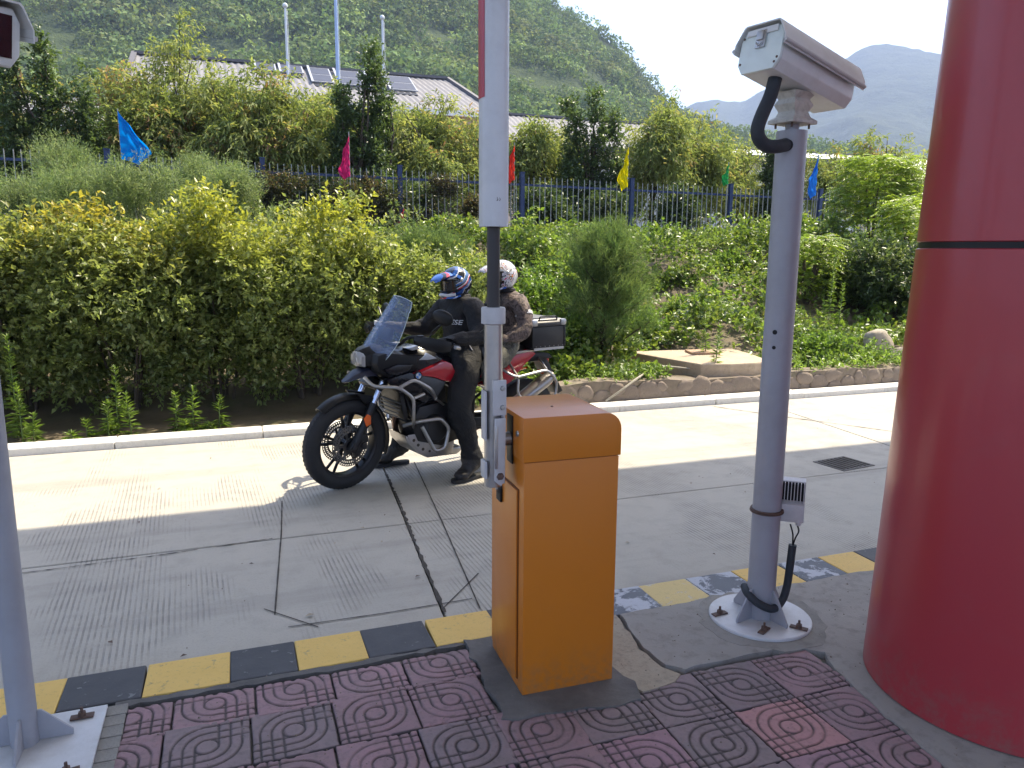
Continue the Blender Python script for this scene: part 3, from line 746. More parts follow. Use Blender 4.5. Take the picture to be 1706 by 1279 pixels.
d = Vector((-.80, -.6, 0)).normalized()
m = MB(); m.lathe([(.0, .012), (.014, .012), (.022, .006), (.022, 0)], Vector((0, 0, 2.088-.146))+d*.054, d, 16); m.build("cable_gland", M['black_plastic'], cp)
m = MB(); m.tube([(.062*cos(q), .062*sin(q), .487) for q in np.linspace(0, 2*pi, 33)[:-1]], .0055, 8, closed=True); m.tube([(.066*cos(q), .066*sin(q), .48) for q in np.linspace(-.2, 2*pi-.4, 33)], .003, 8)
m.build("clamp_band", M['rust'], cp)
lp = camera_pole(-.685, 2.575, True, M['pole_grey'], "left grey camera pole on a square white base plate, cut by the picture edge", ph=2.06, r=.040)

def camera_housing(loc, rz, label, group="box cameras on poles"):
    t = empty("surveillance_camera", loc, rz, label, "camera", group)
    L0, L1 = -.212, .250   # local x: rear to front
    T = Matrix.Rotation(R(12), 4, 'Y')
    def tf(o): o.matrix_local = Matrix.Translation((.006, 0, .186)) @ T; return o
    body = [(-.088, -.052), (-.066, -.085), (.066, -.085), (.088, -.052), (.088, .03), (.070, .062), (-.070, .062), (-.088, .03)]
    m = MB(); m.prism(body, L0+.014, L1-.02, 0); tf(m.build("body", M['cam_cream'], t, bevel=.004))
    m = MB(); m.prism([(p[0]*1.01, p[1]*1.01) for p in body], L0, L0+.012, 0); b2 = tf(m.build("rear_cover", M['cam_rear'], t, bevel=.003))
    for a, b in ((-.078, -.05), (.078, -.05), (.078, .04), (-.07, -.065)): m = MB(); m.lathe([(0, .003), (.004, .002), (.0045, 0)], (L0, a, b), (-1, 0, 0), 10); m.build("screw", M['rust'], b2)
    m = MB(); m.box((L0-.004, 0, .052), (.006, .13, .022)); m.build("latch_plate", M['cam_cream'], b2, bevel=.002)
    m = MB(); m.box((L0-.006, .0, .024), (.006, .040, .060)); m.box((L0-.012, .0, .034), (.008, .026, .030)); m.tube([(L0-.014, -.012, .01), (L0-.016, 0, -.004), (L0-.014, .012, .01)], .003, 6); m.build("latch", M['alu'], b2, bevel=.002)
    # sunshield: roof-shaped sheet, overhanging
    sh = [(-.108, -.012), (-.106, .020), (-.078, .072), (-.070, .079), (.070, .079), (.078, .072), (.106, .020), (.108, -.012)]
    inner = [(p[0]*.965, p[1]-.005 if p[1] > .05 else p[1]) for p in sh]
    m = MB(); rings = []
    poly = sh + inner[::-1]
    m.prism(poly, L0-.012, L1+.014, 0); tf(m.build("sun_shield", M['cam_cream'], t, smooth=25))
    m = MB(); m.tube([(L0-.012, -.110, .0), (L1+.012, -.110, .0)], .007, 8); m.tube([(L0-.012, .110, .0), (L1+.012, .110, .0)], .007, 8); tf(m.build("shield_rim", M['alu_paint'], t))
    m = MB(); m.prism([(p[0]*.95, p[1]*.95) for p in body], L1-.02, L1-.012, 0); tf(m.build("front_frame", M['cam_cream'], t, bevel=.002))
    m = MB(); m.box((L1-.010, 0, -.008), (.004, .125, .105)); tf(m.build("front_glass", M['glass_dark'], t, bevel=.001))
    # bracket
    m = MB()
    m.loft([[Vector((sx*a, sy*b, z)) for sx, sy in ((-1, -1), (1, -1), (1, 1), (-1, 1))] for z, a, b in ((.006, .050, .046), (.030, .040, .036), (.055, .056, .046), (.075, .044, .036), (.098, .062, .052))])
    m.build("bracket", M['cam_bracket'], t, bevel=.004)
    m = MB(); m.loft([[Vector((sx*a, sy*b, z)) for sx, sy in ((-1, -1), (1, -1), (1, 1), (-1, 1))] for z, a, b in ((-.012, .07, .055), (.0, .07, .055), (.022, .034, .030), (.024, .03, .03))])
    m.build("bracket_foot", M['cam_bracket'], t, bevel=.004)
    for sx, sy in ((-.05, -.035), (.05, -.035), (.05, .035), (-.05, .035)):
        MB().cyl((sx, sy, -.028), (sx, sy, -.008), .004, n=8).build("bolt", M['rust'], t)
    return t
scm = camera_housing((2.052, 2.52, 2.183), R(14), "box camera with cream hood on the right pole, seen from behind")
m = MB()
w2l = Matrix.Rotation(-R(14), 3, 'Z')
def cl(x, y, z): return w2l @ (Vector((x, y, z))-Vector((2.052, 2.52, 2.183)))/1.04
m.tube(arc_pts([cl(*at(a, b, c)) for a, b, c in ((1293, 124, 2.47), (1284, 158, 2.465), (1270, 190, 2.46), (1262, 215, 2.455), (1266, 233, 2.455), (1278, 243, 2.46), (1294, 244, 2.465), (1309, 241, 2.475))], 6), .024, 16)
m.build("cable_sleeve", M['hose'], scm)
m = MB(); m.cyl(cl(*at(1293, 126, 2.47)), cl(*at(1295, 104, 2.47)), .032, n=18); m.build("cable_boot", M['cam_cream'], scm)
scm.scale = (1.04, 1.04, 1.04)
camera_housing((-.70, 2.575, 2.10), R(-50), "box camera on the left pole, only its hooded front in the top corner")

# fill light clamped on the right pole
fl = empty("fill_lamp", (2.052, 2.52, .63), 0, "white finned lamp box clamped to the right camera pole", "lamp")
ang = R(50)
F_ = Matrix.Rotation(ang, 4, 'Z')
def fb(name, mat, fn, bevel=.002):
    m = MB(); fn(m); o = m.build(name, mat, fl, bevel=bevel); o.matrix_local = Matrix.Translation((.108, -.022, .040)) @ F_; return o
fb("housing", M['lamp_white'], lambda m: m.prism([(-.045, -.085), (.040, -.085), (.040, .085), (-.022, .085), (-.022, .0), (-.045, -.01)], -.050, .050, 1))
for k in range(8):
    fb("cooling_fin", M['lamp_white'], lambda m: m.box((-.033, -.044+.0125*k, .042), (.026, .003, .08)), 0)
fb("fin_back", M['black_plastic'], lambda m: m.box((-.0235, 0, .042), (.004, .094, .078)), 0)
fb("bracket", M['lamp_white'], lambda m: m.box((-.01, .056, -.035), (.05, .03, .06)))
fb("cable_gland", M['lamp_white'], lambda m: (m.cyl((-.035, -.03, -.098), (-.035, -.03, -.072), .011, n=10), m.cyl((.03, -.03, -.098), (.03, -.03, -.072), .011, n=10)))
m = MB()
m.tube(arc_pts([(.080, -.055, -.055), (.10, -.05, -.10), (.095, -.06, -.14)], 5), .0035, 6)
m.tube(arc_pts([(.130, -.025, -.055), (.13, -.05, -.09), (.105, -.062, -.115), (.095, -.06, -.15)], 5), .0035, 6)
m.build("cable", M['black_plastic'], fl)
m = MB(); m.tube(arc_pts([(.095, -.06, -.145), (.09, -.058, -.25), (.085, -.055, -.33), (.06, -.062, -.385), (.0, -.082, -.405), (-.055, -.062, -.385), (-.075, -.01, -.36), (-.05, .05, -.355)], 6), .0165, 12)
m.build("cable_sleeve", M['hose'], fl)
# ------------------------------------------------------------------ foliage tools
def unit(v): return v/np.maximum(np.linalg.norm(v, axis=-1, keepdims=True), 1e-9)
def leaves(name, C, A, N, L, W, col, mat, parent=None, fold=.18, curl=.15, thin=False):
    """C base points, A axis (unit), N rough normal, L length, W width, col (n,3)"""
    n = len(C); S = unit(np.cross(A, N)); U = unit(np.cross(S, A))
    L = np.broadcast_to(L, n)[:, None]; W = np.broadcast_to(W, n)[:, None]
    if thin:
        V = np.stack([C-S*W/2, C+S*W/2, C+A*L-U*L*curl], 1).astype(np.float32)
        me = bpy.data.meshes.new(name); fast_mesh(me, V.reshape(-1, 3), np.arange(3*n).reshape(-1, 3), np.repeat(col, 3, 0)); me.materials.append(mat)
        return link_mesh(name, me, parent)
    V = np.empty((n, 4, 3), np.float32)
    V[:, 0] = C; V[:, 2] = C+A*L-U*L*curl; V[:, 1] = C+A*L*.45+S*W/2+U*W*fold; V[:, 3] = C+A*L*.45-S*W/2+U*W*fold
    b = np.arange(n)[:, None]*4; F = np.concatenate([b+np.array([0, 1, 2]), b+np.array([0, 2, 3])], 0)
    me = bpy.data.meshes.new(name); fast_mesh(me, V.reshape(-1, 3), F, np.repeat(col, 4, 0)); me.materials.append(mat)
    return link_mesh(name, me, parent)
def palette(rs, n, cols, w=None, var=.18, P=None, sc=.6, off=0):
    cols = np.array(cols); k = len(cols)
    if P is None: i = rs.choice(k, n, p=w)
    else:
        t = np.clip((vn(P, sc, off)*.8+rs.rand(n)*.45-.12), 0, .999)
        cw = np.cumsum(w if w is not None else np.full(k, 1/k)); i = np.searchsorted(cw, t).clip(0, k-1)
    return cols[i]*(1+var*(rs.rand(n, 1)*2-1))
def spray_points(rs, blobs, n, shell=.45, gap=.0, gsc=.5, off=0):
    B = np.array(blobs, float); vol = (B[:, 3]*B[:, 4]*B[:, 5])**(2/3); out = []
    while sum(map(len, out)) < n:
        k = rs.choice(len(B), n, p=vol/vol.sum()); d = unit(rs.randn(n, 3)); r = 1-np.abs(rs.rand(n)**1.5)*shell*1.6
        r = np.clip(r, .05, 1)*(1+.22*(vn(d*2+k[:, None]*5.3, .9, off)-.5)*2)
        p = B[k, :3]+d*r[:, None]*B[k, 3:6]
        if gap: keep = vn(p, gsc, off+11) > gap; p, d = p[keep], d[keep]
        out.append(np.hstack([p, d]))
    o = np.vstack(out)[:n]; return o[:, :3], o[:, 3:]
def crown(name, seed, blobs, nspray, per, slen, L, W, cols, w=None, mat=None, parent=None, up=.35, droop=.0, shell=.45, gap=.3, gsc=.5, jit=.5, colsc=.5, hi=None, fold=.18, var=.18, thin=False):
    rs = np.random.RandomState(seed); P, D = spray_points(rs, blobs, nspray, shell, gap, gsc, seed*1.7)
    T = unit(D*.8+rs.randn(nspray, 3)*.45+np.array([0, 0, up]))
    t = np.tile((np.arange(per)+.5)/per, nspray)[:, None]; Pi = np.repeat(P, per, 0); Ti = np.repeat(T, per, 0); n = len(Pi)
    C = Pi+Ti*slen*t - np.array([0, 0, 1.])*(droop*slen*t*t) + rs.randn(n, 3)*slen*.05
    A = unit(Ti*.55+rs.randn(n, 3)*jit-np.array([0, 0, droop])); N = unit(rs.randn(n, 3)*.55+np.array([0, 0, 1.]))
    sz = (.65+.6*rs.rand(n)); col = palette(rs, n, cols, w, var, C, colsc, seed)
    if hi is not None:     # young yellow tips in the upper growth
        z0, z1, c = hi; f = (np.clip((C[:, 2]-z0)/(z1-z0), 0, 1)*(.35+.65*(vn(C, .55, seed+3) > .42))*(rs.rand(n) < .8))[:, None]; col = col*(1-f)+np.array(c)*(1+.3*(rs.rand(n, 1)-.5))*f
    return leaves(name, C, A, N, L*sz, W*sz, col, mat or M['leaf'], parent, fold, thin=thin)
def limbs(name, rs, base, blobs, r0, mat, parent, n=7):
    m = MB(); top = max(b[2] for b in blobs); bx0, by0, bz0 = base
    cx = sum(b[0] for b in blobs)/len(blobs); cy = sum(b[1] for b in blobs)/len(blobs)
    fork = Vector((bx0+(cx-bx0)*.4, by0+(cy-by0)*.4, bz0+(top-bz0)*.42))
    m.tube(arc_pts([(bx0, by0, bz0-.1), (bx0+.04, by0, bz0+(fork.z-bz0)*.5), fork], 3), [r0*1.2, r0*1.1, r0*1.05, r0, r0*.95, r0*.9, r0*.8], 8)
    for k in range(n):
        b = blobs[k % len(blobs)]; e = Vector((b[0]+rs.uniform(-.5, .5)*b[3], b[1]+rs.uniform(-.5, .5)*b[4], b[2]+rs.uniform(-.2, .8)*b[5]))
        s = Vector((bx0, by0, bz0)).lerp(fork, rs.uniform(.55, 1)); mid = s.lerp(e, .5)+Vector((rs.uniform(-.15, .15), rs.uniform(-.15, .15), .12))
        m.tube(arc_pts([s, mid, e], 3), [r0*.55, r0*.48, r0*.4, r0*.32, r0*.25, r0*.18, r0*.08], 6)
    return m.build(name, mat, parent)
def tree(name, label, cat, seed, base, blobs, leafkw, r0=.06, mat=None, group=None, nl=7):
    t = empty(name, base, 0, label, cat, group); rel = [(b[0]-base[0], b[1]-base[1], b[2]-base[2], *b[3:]) for b in blobs]
    crown("crown", seed, rel, parent=t, **leafkw); limbs("trunk", np.random.RandomState(seed), (0, 0, 0), rel, r0, mat or M['bark'], t, nl); return t

# ------------------------------------------------------------------ hills
def hill_mesh(name, azs, crest, r0, r1, nr, mat, amp, sc, curve=1.25, seed=0.0, under=-6):
    """azs: azimuths in radians, crest: crest height (m) for each; rises from r0 to r1 then falls behind"""
    n = len(azs); rr = np.concatenate([np.linspace(r0, r1, nr), np.linspace(r1*1.04, r1*1.5, 10)])
    A, Q = np.meshgrid(azs, rr, indexing='ij'); T = (Q-r0)/(r1-r0); H = np.array(crest)[:, None]
    X = np.cos(A)*Q; Y = np.sin(A)*Q; P = np.stack([X, Y, X*0], -1)
    up = np.clip(T, 0, 1)**curve; dn = 1-np.clip(T-1, 0, 1)*.9
    gul = (np.abs(vn(P, sc, seed)-.5)*2)*.75+(np.abs(vn(P, sc*.4, seed+4)-.5)*2)*.3
    Z = under*(1-np.clip(T*8, 0, 1))+H*up*dn - amp*gul*np.sin(np.clip(T, 0, 1)*pi*.98)
    Z = Z + (vn(P, sc*.12, seed)-.5)*amp*.12
    V = np.stack([X, Y, Z], -1).reshape(-1, 3); m = len(rr); i = np.arange(n-1)[:, None]*m+np.arange(m-1)[None]
    F = np.stack([i, i+m, i+m+1, i+1], -1).reshape(-1, 4)
    me = bpy.data.meshes.new(name); fast_mesh(me, V, F); me.materials.append(mat); me.shade_smooth(); return link_mesh(name, me), X, Y, Z
def az_of(px, py=300):
    d = FW*FPX + RT*(px-PCX) - UP*(py-PCY); return atan2(d.y, d.x), d.z/hypot(d.x, d.y)
t = NT("wooded_slope"); co = t.co()
c = t.mix(t.noise(co, .02, 5), (.045, .07, .028), (.085, .11, .045)); c = t.mix(t.ramp(t.noise(co, .12, 6, .7), [(.42, 0.0), (.62, .8)]), c, (.025, .042, .018))
M['slope'] = t.fin(t.bsdf(c, .9, normal=t.bump(t.noise(co, .25, 6, .7), 1.0, 2.0), spec=.1))
t = NT("far_mountain"); co = t.co()
c = t.mix(t.noise(co, .004, 6, .6), (.05, .075, .035), (.11, .125, .07)); c = t.mix(t.ramp(t.noise(co, .02, 6, .75), [(.42, 0.0), (.6, .7)]), c, (.035, .05, .025))
M['mount'] = t.fin(t.bsdf(c, .95, normal=t.bump(t.noise(co, .03, 7, .75), 1.0, 14.0), spec=.1))

# near wooded hill: crest follows the skyline
sk = [(-900, -330), (-400, -300), (0, -260), (300, -240), (560, -190), (760, -110), (850, -60), (905, -18), (945, 8), (985, 30), (1015, 52), (1045, 72), (1070, 108), (1100, 138), (1128, 170), (1160, 186), (1200, 200), (1260, 214), (1330, 226), (1420, 240), (1500, 262), (1600, 285), (1800, 320), (2200, 380)]
HR = 330.0
pa = [az_of(x, y) for x, y in sk]; aa = np.array([p[0] for p in pa]); tt = np.array([p[1] for p in pa])
azs = np.linspace(aa.max(), aa.min(), 300); tg = np.interp(azs, aa[::-1], tt[::-1])
rs_ = np.random.RandomState(2)
crest = 1.7+tg*HR - 3.0
hill, HX, HY, HZ = hill_mesh("hill", azs, crest, 95, HR, 70, M['slope'], 14, 75, 1.15, 3.3); tag(hill, "steep green wooded hillside filling the upper left", kind="structure")
# trees and scrub on it, one mass
def woodland(seed, n, X, Y, Z, nr, rmin, rmax, per, tri):
    rs = np.random.RandomState(seed); a = rs.rand(n)*(X.shape[0]-1.001); b = (rs.rand(n)**.8)*(nr-1.001)
    i, j = a.astype(int), b.astype(int); u, v = a-i, b-j
    def bi(G): return (G[i, j]*(1-u)+G[i+1, j]*u)*(1-v)+(G[i, j+1]*(1-u)+G[i+1, j+1]*u)*v
    P = np.stack([bi(X), bi(Y), bi(Z)], -1)
    keep = vn(P, 16, 2.2) > .27+.2*(rs.rand(n)-.5); P = P[keep]; n = len(P)
    r = rmin+(rmax-rmin)*rs.rand(n)**1.6; r = r*(.75+.5*vn(P, 40, 9))
    d = unit(rs.randn(n, per, 3)*np.array([1, 1, .8])+np.array([0, 0, .35])); q = P[:, None]+d*r[:, None, None]*np.array([1, 1, 1.05])*(.8+.35*rs.rand(n, per, 1)); q[..., 2] += r[:, None]*.35
    C = q.reshape(-1, 3); D = unit(d.reshape(-1, 3)+rs.randn(n*per, 3)*.45); S = unit(np.cross(D, rs.randn(n*per, 3))); U = np.cross(D, S)
    s = (np.repeat(r, per)*tri*(.7+.6*rs.rand(n*per)))[:, None]
    V = np.stack([C+S*s, C-S*s*.5+U*s*.87, C-S*s*.5-U*s*.87], 1)
    base = np.array([(.10, .165, .045), (.13, .20, .06), (.165, .225, .075), (.08, .13, .045), (.17, .20, .075)])
    t = np.clip(vn(P, 30, 5)*.7+rs.rand(n)*.5-.1, 0, .999); col = base[(t*5).astype(int)]*(.6+.75*rs.rand(n, 1)**1.3)*(.8+.45*vn(P, 55, 8)[:, None]); col = np.repeat(col, per, 0)*(.88+.24*rs.rand(n*per, 1))
    me = bpy.data.meshes.new("hill_woodland"); fast_mesh(me, V.reshape(-1, 3), np.arange(n*per*3).reshape(-1, 3), np.repeat(col, 3, 0)); me.materials.append(M['far_leaf']); return me
lo = int(np.searchsorted(-azs, -az_of(-150)[0])); hi_ = int(np.searchsorted(-azs, -az_of(1640)[0]))
wm = woodland(5, 14500, HX[lo:hi_], HY[lo:hi_], HZ[lo:hi_], 71, 1.3, 3.4, 50, .18)
tag(link_mesh("hill_woodland", wm), "dense scrub and small trees covering the near hillside", "woodland", kind="stuff")

# far mountains in the haze
sk2 = [(-900, 150), (900, 170), (1080, 185), (1130, 184), (1160, 168), (1190, 160), (1215, 166), (1240, 166), (1268, 152), (1300, 138), (1340, 122), (1380, 108), (1405, 98), (1430, 80), (1450, 71), (1475, 69), (1500, 73), (1530, 78), (1560, 86), (1600, 92), (1680, 110), (1800, 150), (2100, 220)]
pa = [az_of(x, y) for x, y in sk2]; aa = np.array([p[0] for p in pa]); tt = np.array([p[1] for p in pa])
azs2 = np.linspace(aa.max(), aa.min(), 260); tg2 = np.interp(azs2, aa[::-1], tt[::-1])
MR = 1700.0
mt_, *_r = hill_mesh("mountain", azs2, 1.7+tg2*MR+(np.random.RandomState(4).rand(260)-.5)*3, 600, MR, 90, M['mount'], 60, 330, 1.05, 1.2); tag(mt_, "bluish mountain fading into haze behind the near hill", kind="structure")

# ------------------------------------------------------------------ buildings beyond the fence
def corrugated(name, x0, x1, y0, z0, y1, z1, mat, parent, pitch=.28, amp=.035, x0t=None, x1t=None):
    """sloping roof sheet from eave (y0,z0) to ridge (y1,z1) with ribs running up the slope"""
    n = int((x1-x0)/pitch)*4; xs = np.linspace(x0, x1, n+1); x0t = x0 if x0t is None else x0t; x1t = x1 if x1t is None else x1t
    xt = np.linspace(x0t, x1t, n+1); V = []; F = []; prof = [0, 1, 1, 0]
    k = 14
    for j in range(k+1):
        t = j/k
        for i in range(n+1):
            step = -.02*((j % 2))
            V.append((xs[i]*(1-t)+xt[i]*t, y0+(y1-y0)*t, z0+(z1-z0)*t+amp*(1 if i % 4 in (1, 2) else 0)+step))
    for j in range(k):
        for i in range(n): a = j*(n+1)+i; F.append((a, a+1, a+n+2, a+n+1))
    me = bpy.data.meshes.new(name); fast_mesh(me, np.array(V), np.array(F)); me.materials.append(mat); return link_mesh(name, me, parent)
def house(name, label, x0, x1, y0, ze, y1, zr, zb=1.8, win=None, hip=0.0, wall='bldg_wall', roof='roof_grey', pitch=.28, hipl=0.0):
    t = empty(name, ((x0+x1)/2, y0, zb), 0, label, "building"); cx, cy = (x0+x1)/2, y0; X0, X1 = x0-cx, x1-cx; d = y1-y0; h = ze-zb; hr = zr-zb
    m = MB(); m.box(((X0+X1)/2, d, h/2), (X1-X0-.6, 2*d-.9, h)); m.build("wall", M[wall], t, smooth=0)
    m = MB(); m.prism([(.45, h), (d, hr-.15), (2*d-.45, h)], X0+.3+hipl, X1-.3-hip, 0); m.build("gable", M[wall], t, smooth=0)
    r = corrugated("roof", X0-.2, X1+.2, -.15, h-.02, d, hr, M[roof], t, pitch, .04, X0-.2+hipl, X1+.2-hip)
    corrugated("roof", X0-.2, X1+.2, 2*d+.15, h-.02, d, hr, M[roof], t, pitch*2, .04, X0-.2+hipl, X1+.2-hip)
    m = MB(); m.box(((X0+X1)/2+(hipl-hip)/2, d, hr+.06), (X1-X0+.4-hip-hipl, .35, .12)); m.build("ridge_cap", M['roof_trim'], r, smooth=0)
    m = MB(); m.bar((X1+.22, -.2, h+.03), (X1+.22-hip, d, hr+.05), .22, .18); m.build("verge_trim", M['roof_trim'], r, smooth=0)
    m = MB(); m.bar((X0-.22, -.2, h+.03), (X0-.22+hipl, d, hr+.05), .22, .18); m.build("verge_trim", M['roof_trim'], r, smooth=0)
    m = MB(); m.box(((X0+X1)/2, -.12, h-.12), (X1-X0+.3, .12, .22)); m.build("gutter", M['bldg_white'], r, smooth=0)
    for wx, wz, ww, wh in (win or []):
        f = MB(); f.box((wx-cx, .43, wz-zb), (ww+.16, .08, wh+.16)); fo = f.build("window", M['bldg_white'], t, smooth=0)
        g = MB(); g.box((wx-cx, .38, wz-zb), (ww, .03, wh)); g.build("pane", M['window'], fo, smooth=0)
        g = MB(); g.box((wx-cx, .36, wz-zb), (.06, .04, wh)); g.build("mullion", M['bldg_white'], fo, smooth=0)
    return t, cx, cy, zb
hw = [(x, 4.6, 1.5, 1.7) for x in np.arange(-1.5, 10, 2.6)]
bld, bcx, bcy, bzb = house("long_house", "long cream building with grey corrugated roof carrying solar panels", -3.3, 11.7, 35, 7.75, 39.2, 9.95, win=hw, hip=1.2, hipl=.1, pitch=.30)
house("low_house", "lower grey roofed building at the far left behind dark column tree", -16, -.8, 45, 7.6, 49, 9.6, win=[(x, 5, 1.4, 1.5) for x in (-8, -5)], pitch=.35)
house("side_house", "pale grey roofed building right of the boom arm", 13.2, 27.5, 41, 7.4, 45.5, 9.55, win=[(x, 4.6, 1.5, 1.7) for x in (16, 19, 22, 25)], pitch=.33)
house("white_hall", "long hall with white sunlit roof at the right behind the trees", 26, 82, 56, 8.3, 62, 10.8, win=[(x, 5.2, 2.0, 1.8) for x in range(30, 80, 5)], roof='bldg_white', wall='bldg_wall', pitch=.6)
# low outbuilding seen between the trees at the right
ob = empty("outbuilding", (15.5, 22, 1.85), 0, "pale low outbuilding with grey windows seen through the fence at right", "building")
m = MB(); m.box((0, 2, 1.35), (11, 4, 2.7)); m.build("wall", M['bldg_white'], ob, smooth=0)
m = MB(); m.box((0, 1.8, 2.78), (11.6, 4.6, .14)); m.build("roof", M['roof_trim'], ob, smooth=0)
for x in (-4, -1.4, 1.4, 4):
    f = MB(); f.box((x, -.03, 1.4), (1.5, .08, 1.2)); fo = f.build("window", M['alu_paint'], ob, smooth=0); g = MB(); g.box((x, -.09, 1.4), (1.36, .04, 1.06)); g.build("pane", M['window'], fo, smooth=0)

# solar panels lie on the roof: things of their own
sl = atan2(9.95-7.75, 4.2)
def solar(px0, px1, py, label, rowsn=2, z_up=.25, seed=0, ft=.70):
    a = at(px0, py, 37.6); b = at(px1, py, 37.6); w = b.x-a.x; cx = (a.x+b.x)/2
    t0 = ft; y = 35+4.2*t0; z = 7.75+2.2*t0+.11
    t = empty("solar_panel", (cx, y, z), 0, label, "solar panel", "solar panels on the long roof")
    Rm = Matrix.Rotation(sl, 4, 'X')
    hgt = 1.02*rowsn
    m = MB(); m.box((0, 0, 0), (w-.1, hgt, .06)); o = m.build("frame", M['panel_frame'], t, smooth=0); o.matrix_local = Rm
    for r_ in range(rowsn):
        m = MB(); m.box((0, (r_-(rowsn-1)/2)*1.0, .034), (w-.22, .92, .012)); o = m.build("pane", M['panel_blue'], t, smooth=0); o.matrix_local = Rm
    m = MB(); m.box((-w/2+.06, 0, .05), (.10, hgt+.3, .05)); o = m.build("rail", M['panel_frame'], t, smooth=0); o.matrix_local = Rm
    m = MB(); m.box((0, -hgt/2-.28, -.06), (w-.3, .4, .05)); o = m.build("tube_bank", M['black_plastic'], t, smooth=0); o.matrix_local = Rm
solar(424, 464, 118, "leftmost solar panel on the long roof, single row", 1, ft=.86)
solar(466, 510, 121, "second solar panel from the left beside the left flagpole", 1, ft=.84)
solar(516, 556, 127, "third solar panel left of the tall middle flagpole", 2, ft=.72)
solar(560, 606, 132, "fourth solar panel half behind the dark column tree", 2, ft=.70)
solar(612, 640, 136, "fifth solar panel left of the right flagpole", 2, ft=.68)
solar(643, 692, 140, "rightmost solar panel near the hipped end of the roof", 2, ft=.66)

# flagpoles
def mast(px, ytop, Y, mat, label, r=.05):
    p = at(px, ytop, Y); t = empty("flagpole", (p.x, Y, 1.9), 0, label, "flagpole", "flagpoles in front of the long house")
    h = p.z-1.9; m = MB(); m.tube([(0, 0, 0), (0, 0, h*.5), (0, 0, h)], [r*1.3, r*1.1, r*.8], 10); m.build("pole", mat, t)
    m = MB(); m.ball((0, 0, h+.06), .09, 10, 8); m.build("finial", mat, t)
    m = MB(); m.tube([(r+.03, 0, .8), (r+.02, 0, h-.1)], .008, 5); m.build("halyard", M['bldg_white'], t)
mast(475, 12, 30, M['mast'], "left pale flagpole in front of the long roof")
mast(557, -60, 30, M['mast_blue'], "tallest bluish flagpole running out of the top of the picture", .065)
mast(637, 32, 30, M['mast'], "right pale flagpole beside the dark column tree")

# ------------------------------------------------------------------ fence
FY = 15.0
fn = empty("picket_fence", (0, FY, 0), 0, "blue railed metal fence with pale pickets along the top of the bank", "fence")
pk = MB(); pk.box((0, 0, .60), (.014, .014, 1.20)); pk.add([(-.0085, -.0085, 1.20), (.0085, -.0085, 1.20), (.0085, .0085, 1.20), (-.0085, .0085, 1.20), (0, 0, 1.24)], [(0, 1, 4), (1, 2, 4), (2, 3, 4), (3, 0, 4)])
pkm = pk.mesh("picket", M['fence_white'], smooth=0)
def ftop(x): return 3.16-.013*x      # top rail height, dropping to the right
ps = MB(); ps.box((0, 0, .68), (.085, .085, 1.36)); ps.box((0, 0, 1.37), (.10, .10, .02)); psm = ps.mesh("post", M['fence_blue'], smooth=0)
x = -4.35
while x < 18.2:
    link_mesh("post", psm, fn, (x, 0, ftop(x)-1.26))
    nx = x+2.5
    m = MB(); m.bar((x, 0, ftop(x)-.13), (nx, 0, ftop(nx)-.13), .035, .045); m.build("rail", M['fence_blue'], fn, smooth=0)
    m = MB(); m.bar((x, 0, ftop(x)-1.08), (nx, 0, ftop(nx)-1.08), .035, .045); m.build("rail", M['fence_blue'], fn, smooth=0)
    for k in range(1, 20):
        xx = x+.125*k; o = link_mesh("picket", pkm, fn, (xx, -.025, ftop(xx)-1.2+rr_.uniform(-.006, .006))); o.rotation_euler.y = rr_.uniform(-.012, .012)
    x = nx
m = MB(); m.box((7, .1, 1.88), (24, .22, .36)); m.build("plinth", M['darkmortar'], fn, smooth=0)

# flags tied to the fence
def flag(px, ytop, ybot, col, side, wid, label, seed, Y=14.9, tied=0):
    a = at(px, ytop, Y); b = at(px, ybot, Y); t = empty("flag", (a.x, Y, b.z-.4), 0, label, "flag", "coloured flags along the fence")
    H = a.z-b.z; top = H+.4
    m = MB(); m.tube([(0, 0, -.35), (0, 0, top+.03)], .009, 6); m.build("stick", M['fence_white'], t)
    rs = random.Random(seed); V = []; F = []; nu, nv = 14, 22
    for j in range(nv+1):
        v = j/nv
        # limp cloth hanging from the top corner, widening downwards
        w = wid*(.12+.88*min(1, v*1.25)**.8)*(1 - .45*max(0, v-.72)/.28)
        drop = H*v
        for i in range(nu+1):
            u = i/nu
            x = side*(u*w); z = top-drop-u*(.18*H)*(1-v)-.10*H*u*u*v
            y = .06*sin(u*9+v*3+seed)*u + .04*sin(u*17-v*5+seed*2)*u + .03*sin(v*12+u*4)
            V.append((x+.02*sin(v*11+seed)*u, -abs(y)*.9, z))
    for j in range(nv):
        for i in range(nu): q = j*(nu+1)+i; F.append((q, q+1, q+nu+2, q+nu+1))
    me = bpy.data.meshes.new("cloth"); fast_mesh(me, np.array(V), np.array(F)); me.materials.append(flagmat("flag_cloth", col)); me.shade_smooth(); link_mesh("cloth", me, t)
flag(196, 184, 266, (.0, .24, .78), 1, .50, "large blue flag on the fence at the left", 1.0)
flag(581, 222, 294, (.72, .03, .20), -1, .22, "pink flag on the fence in front of the dark column tree", 2.2)
flag(857, 240, 300, (.78, .05, .03), -1, .22, "red flag just right of the boom arm", 3.1)
flag(1047, 243, 312, (.85, .72, .0), -1, .26, "bright yellow flag on the fence", 4.4)
flag(1214, 272, 307, (.03, .38, .10), -1, .22, "small green flag left of the camera pole", 5.3)
flag(1363, 258, 326, (.02, .20, .74), -1, .30, "blue flag right of the camera pole", 6.1)
flag(672, 345, 375, (.75, .04, .10), -1, .12, "scrap of red cloth low on the fence", 7.7, Y=14.85)
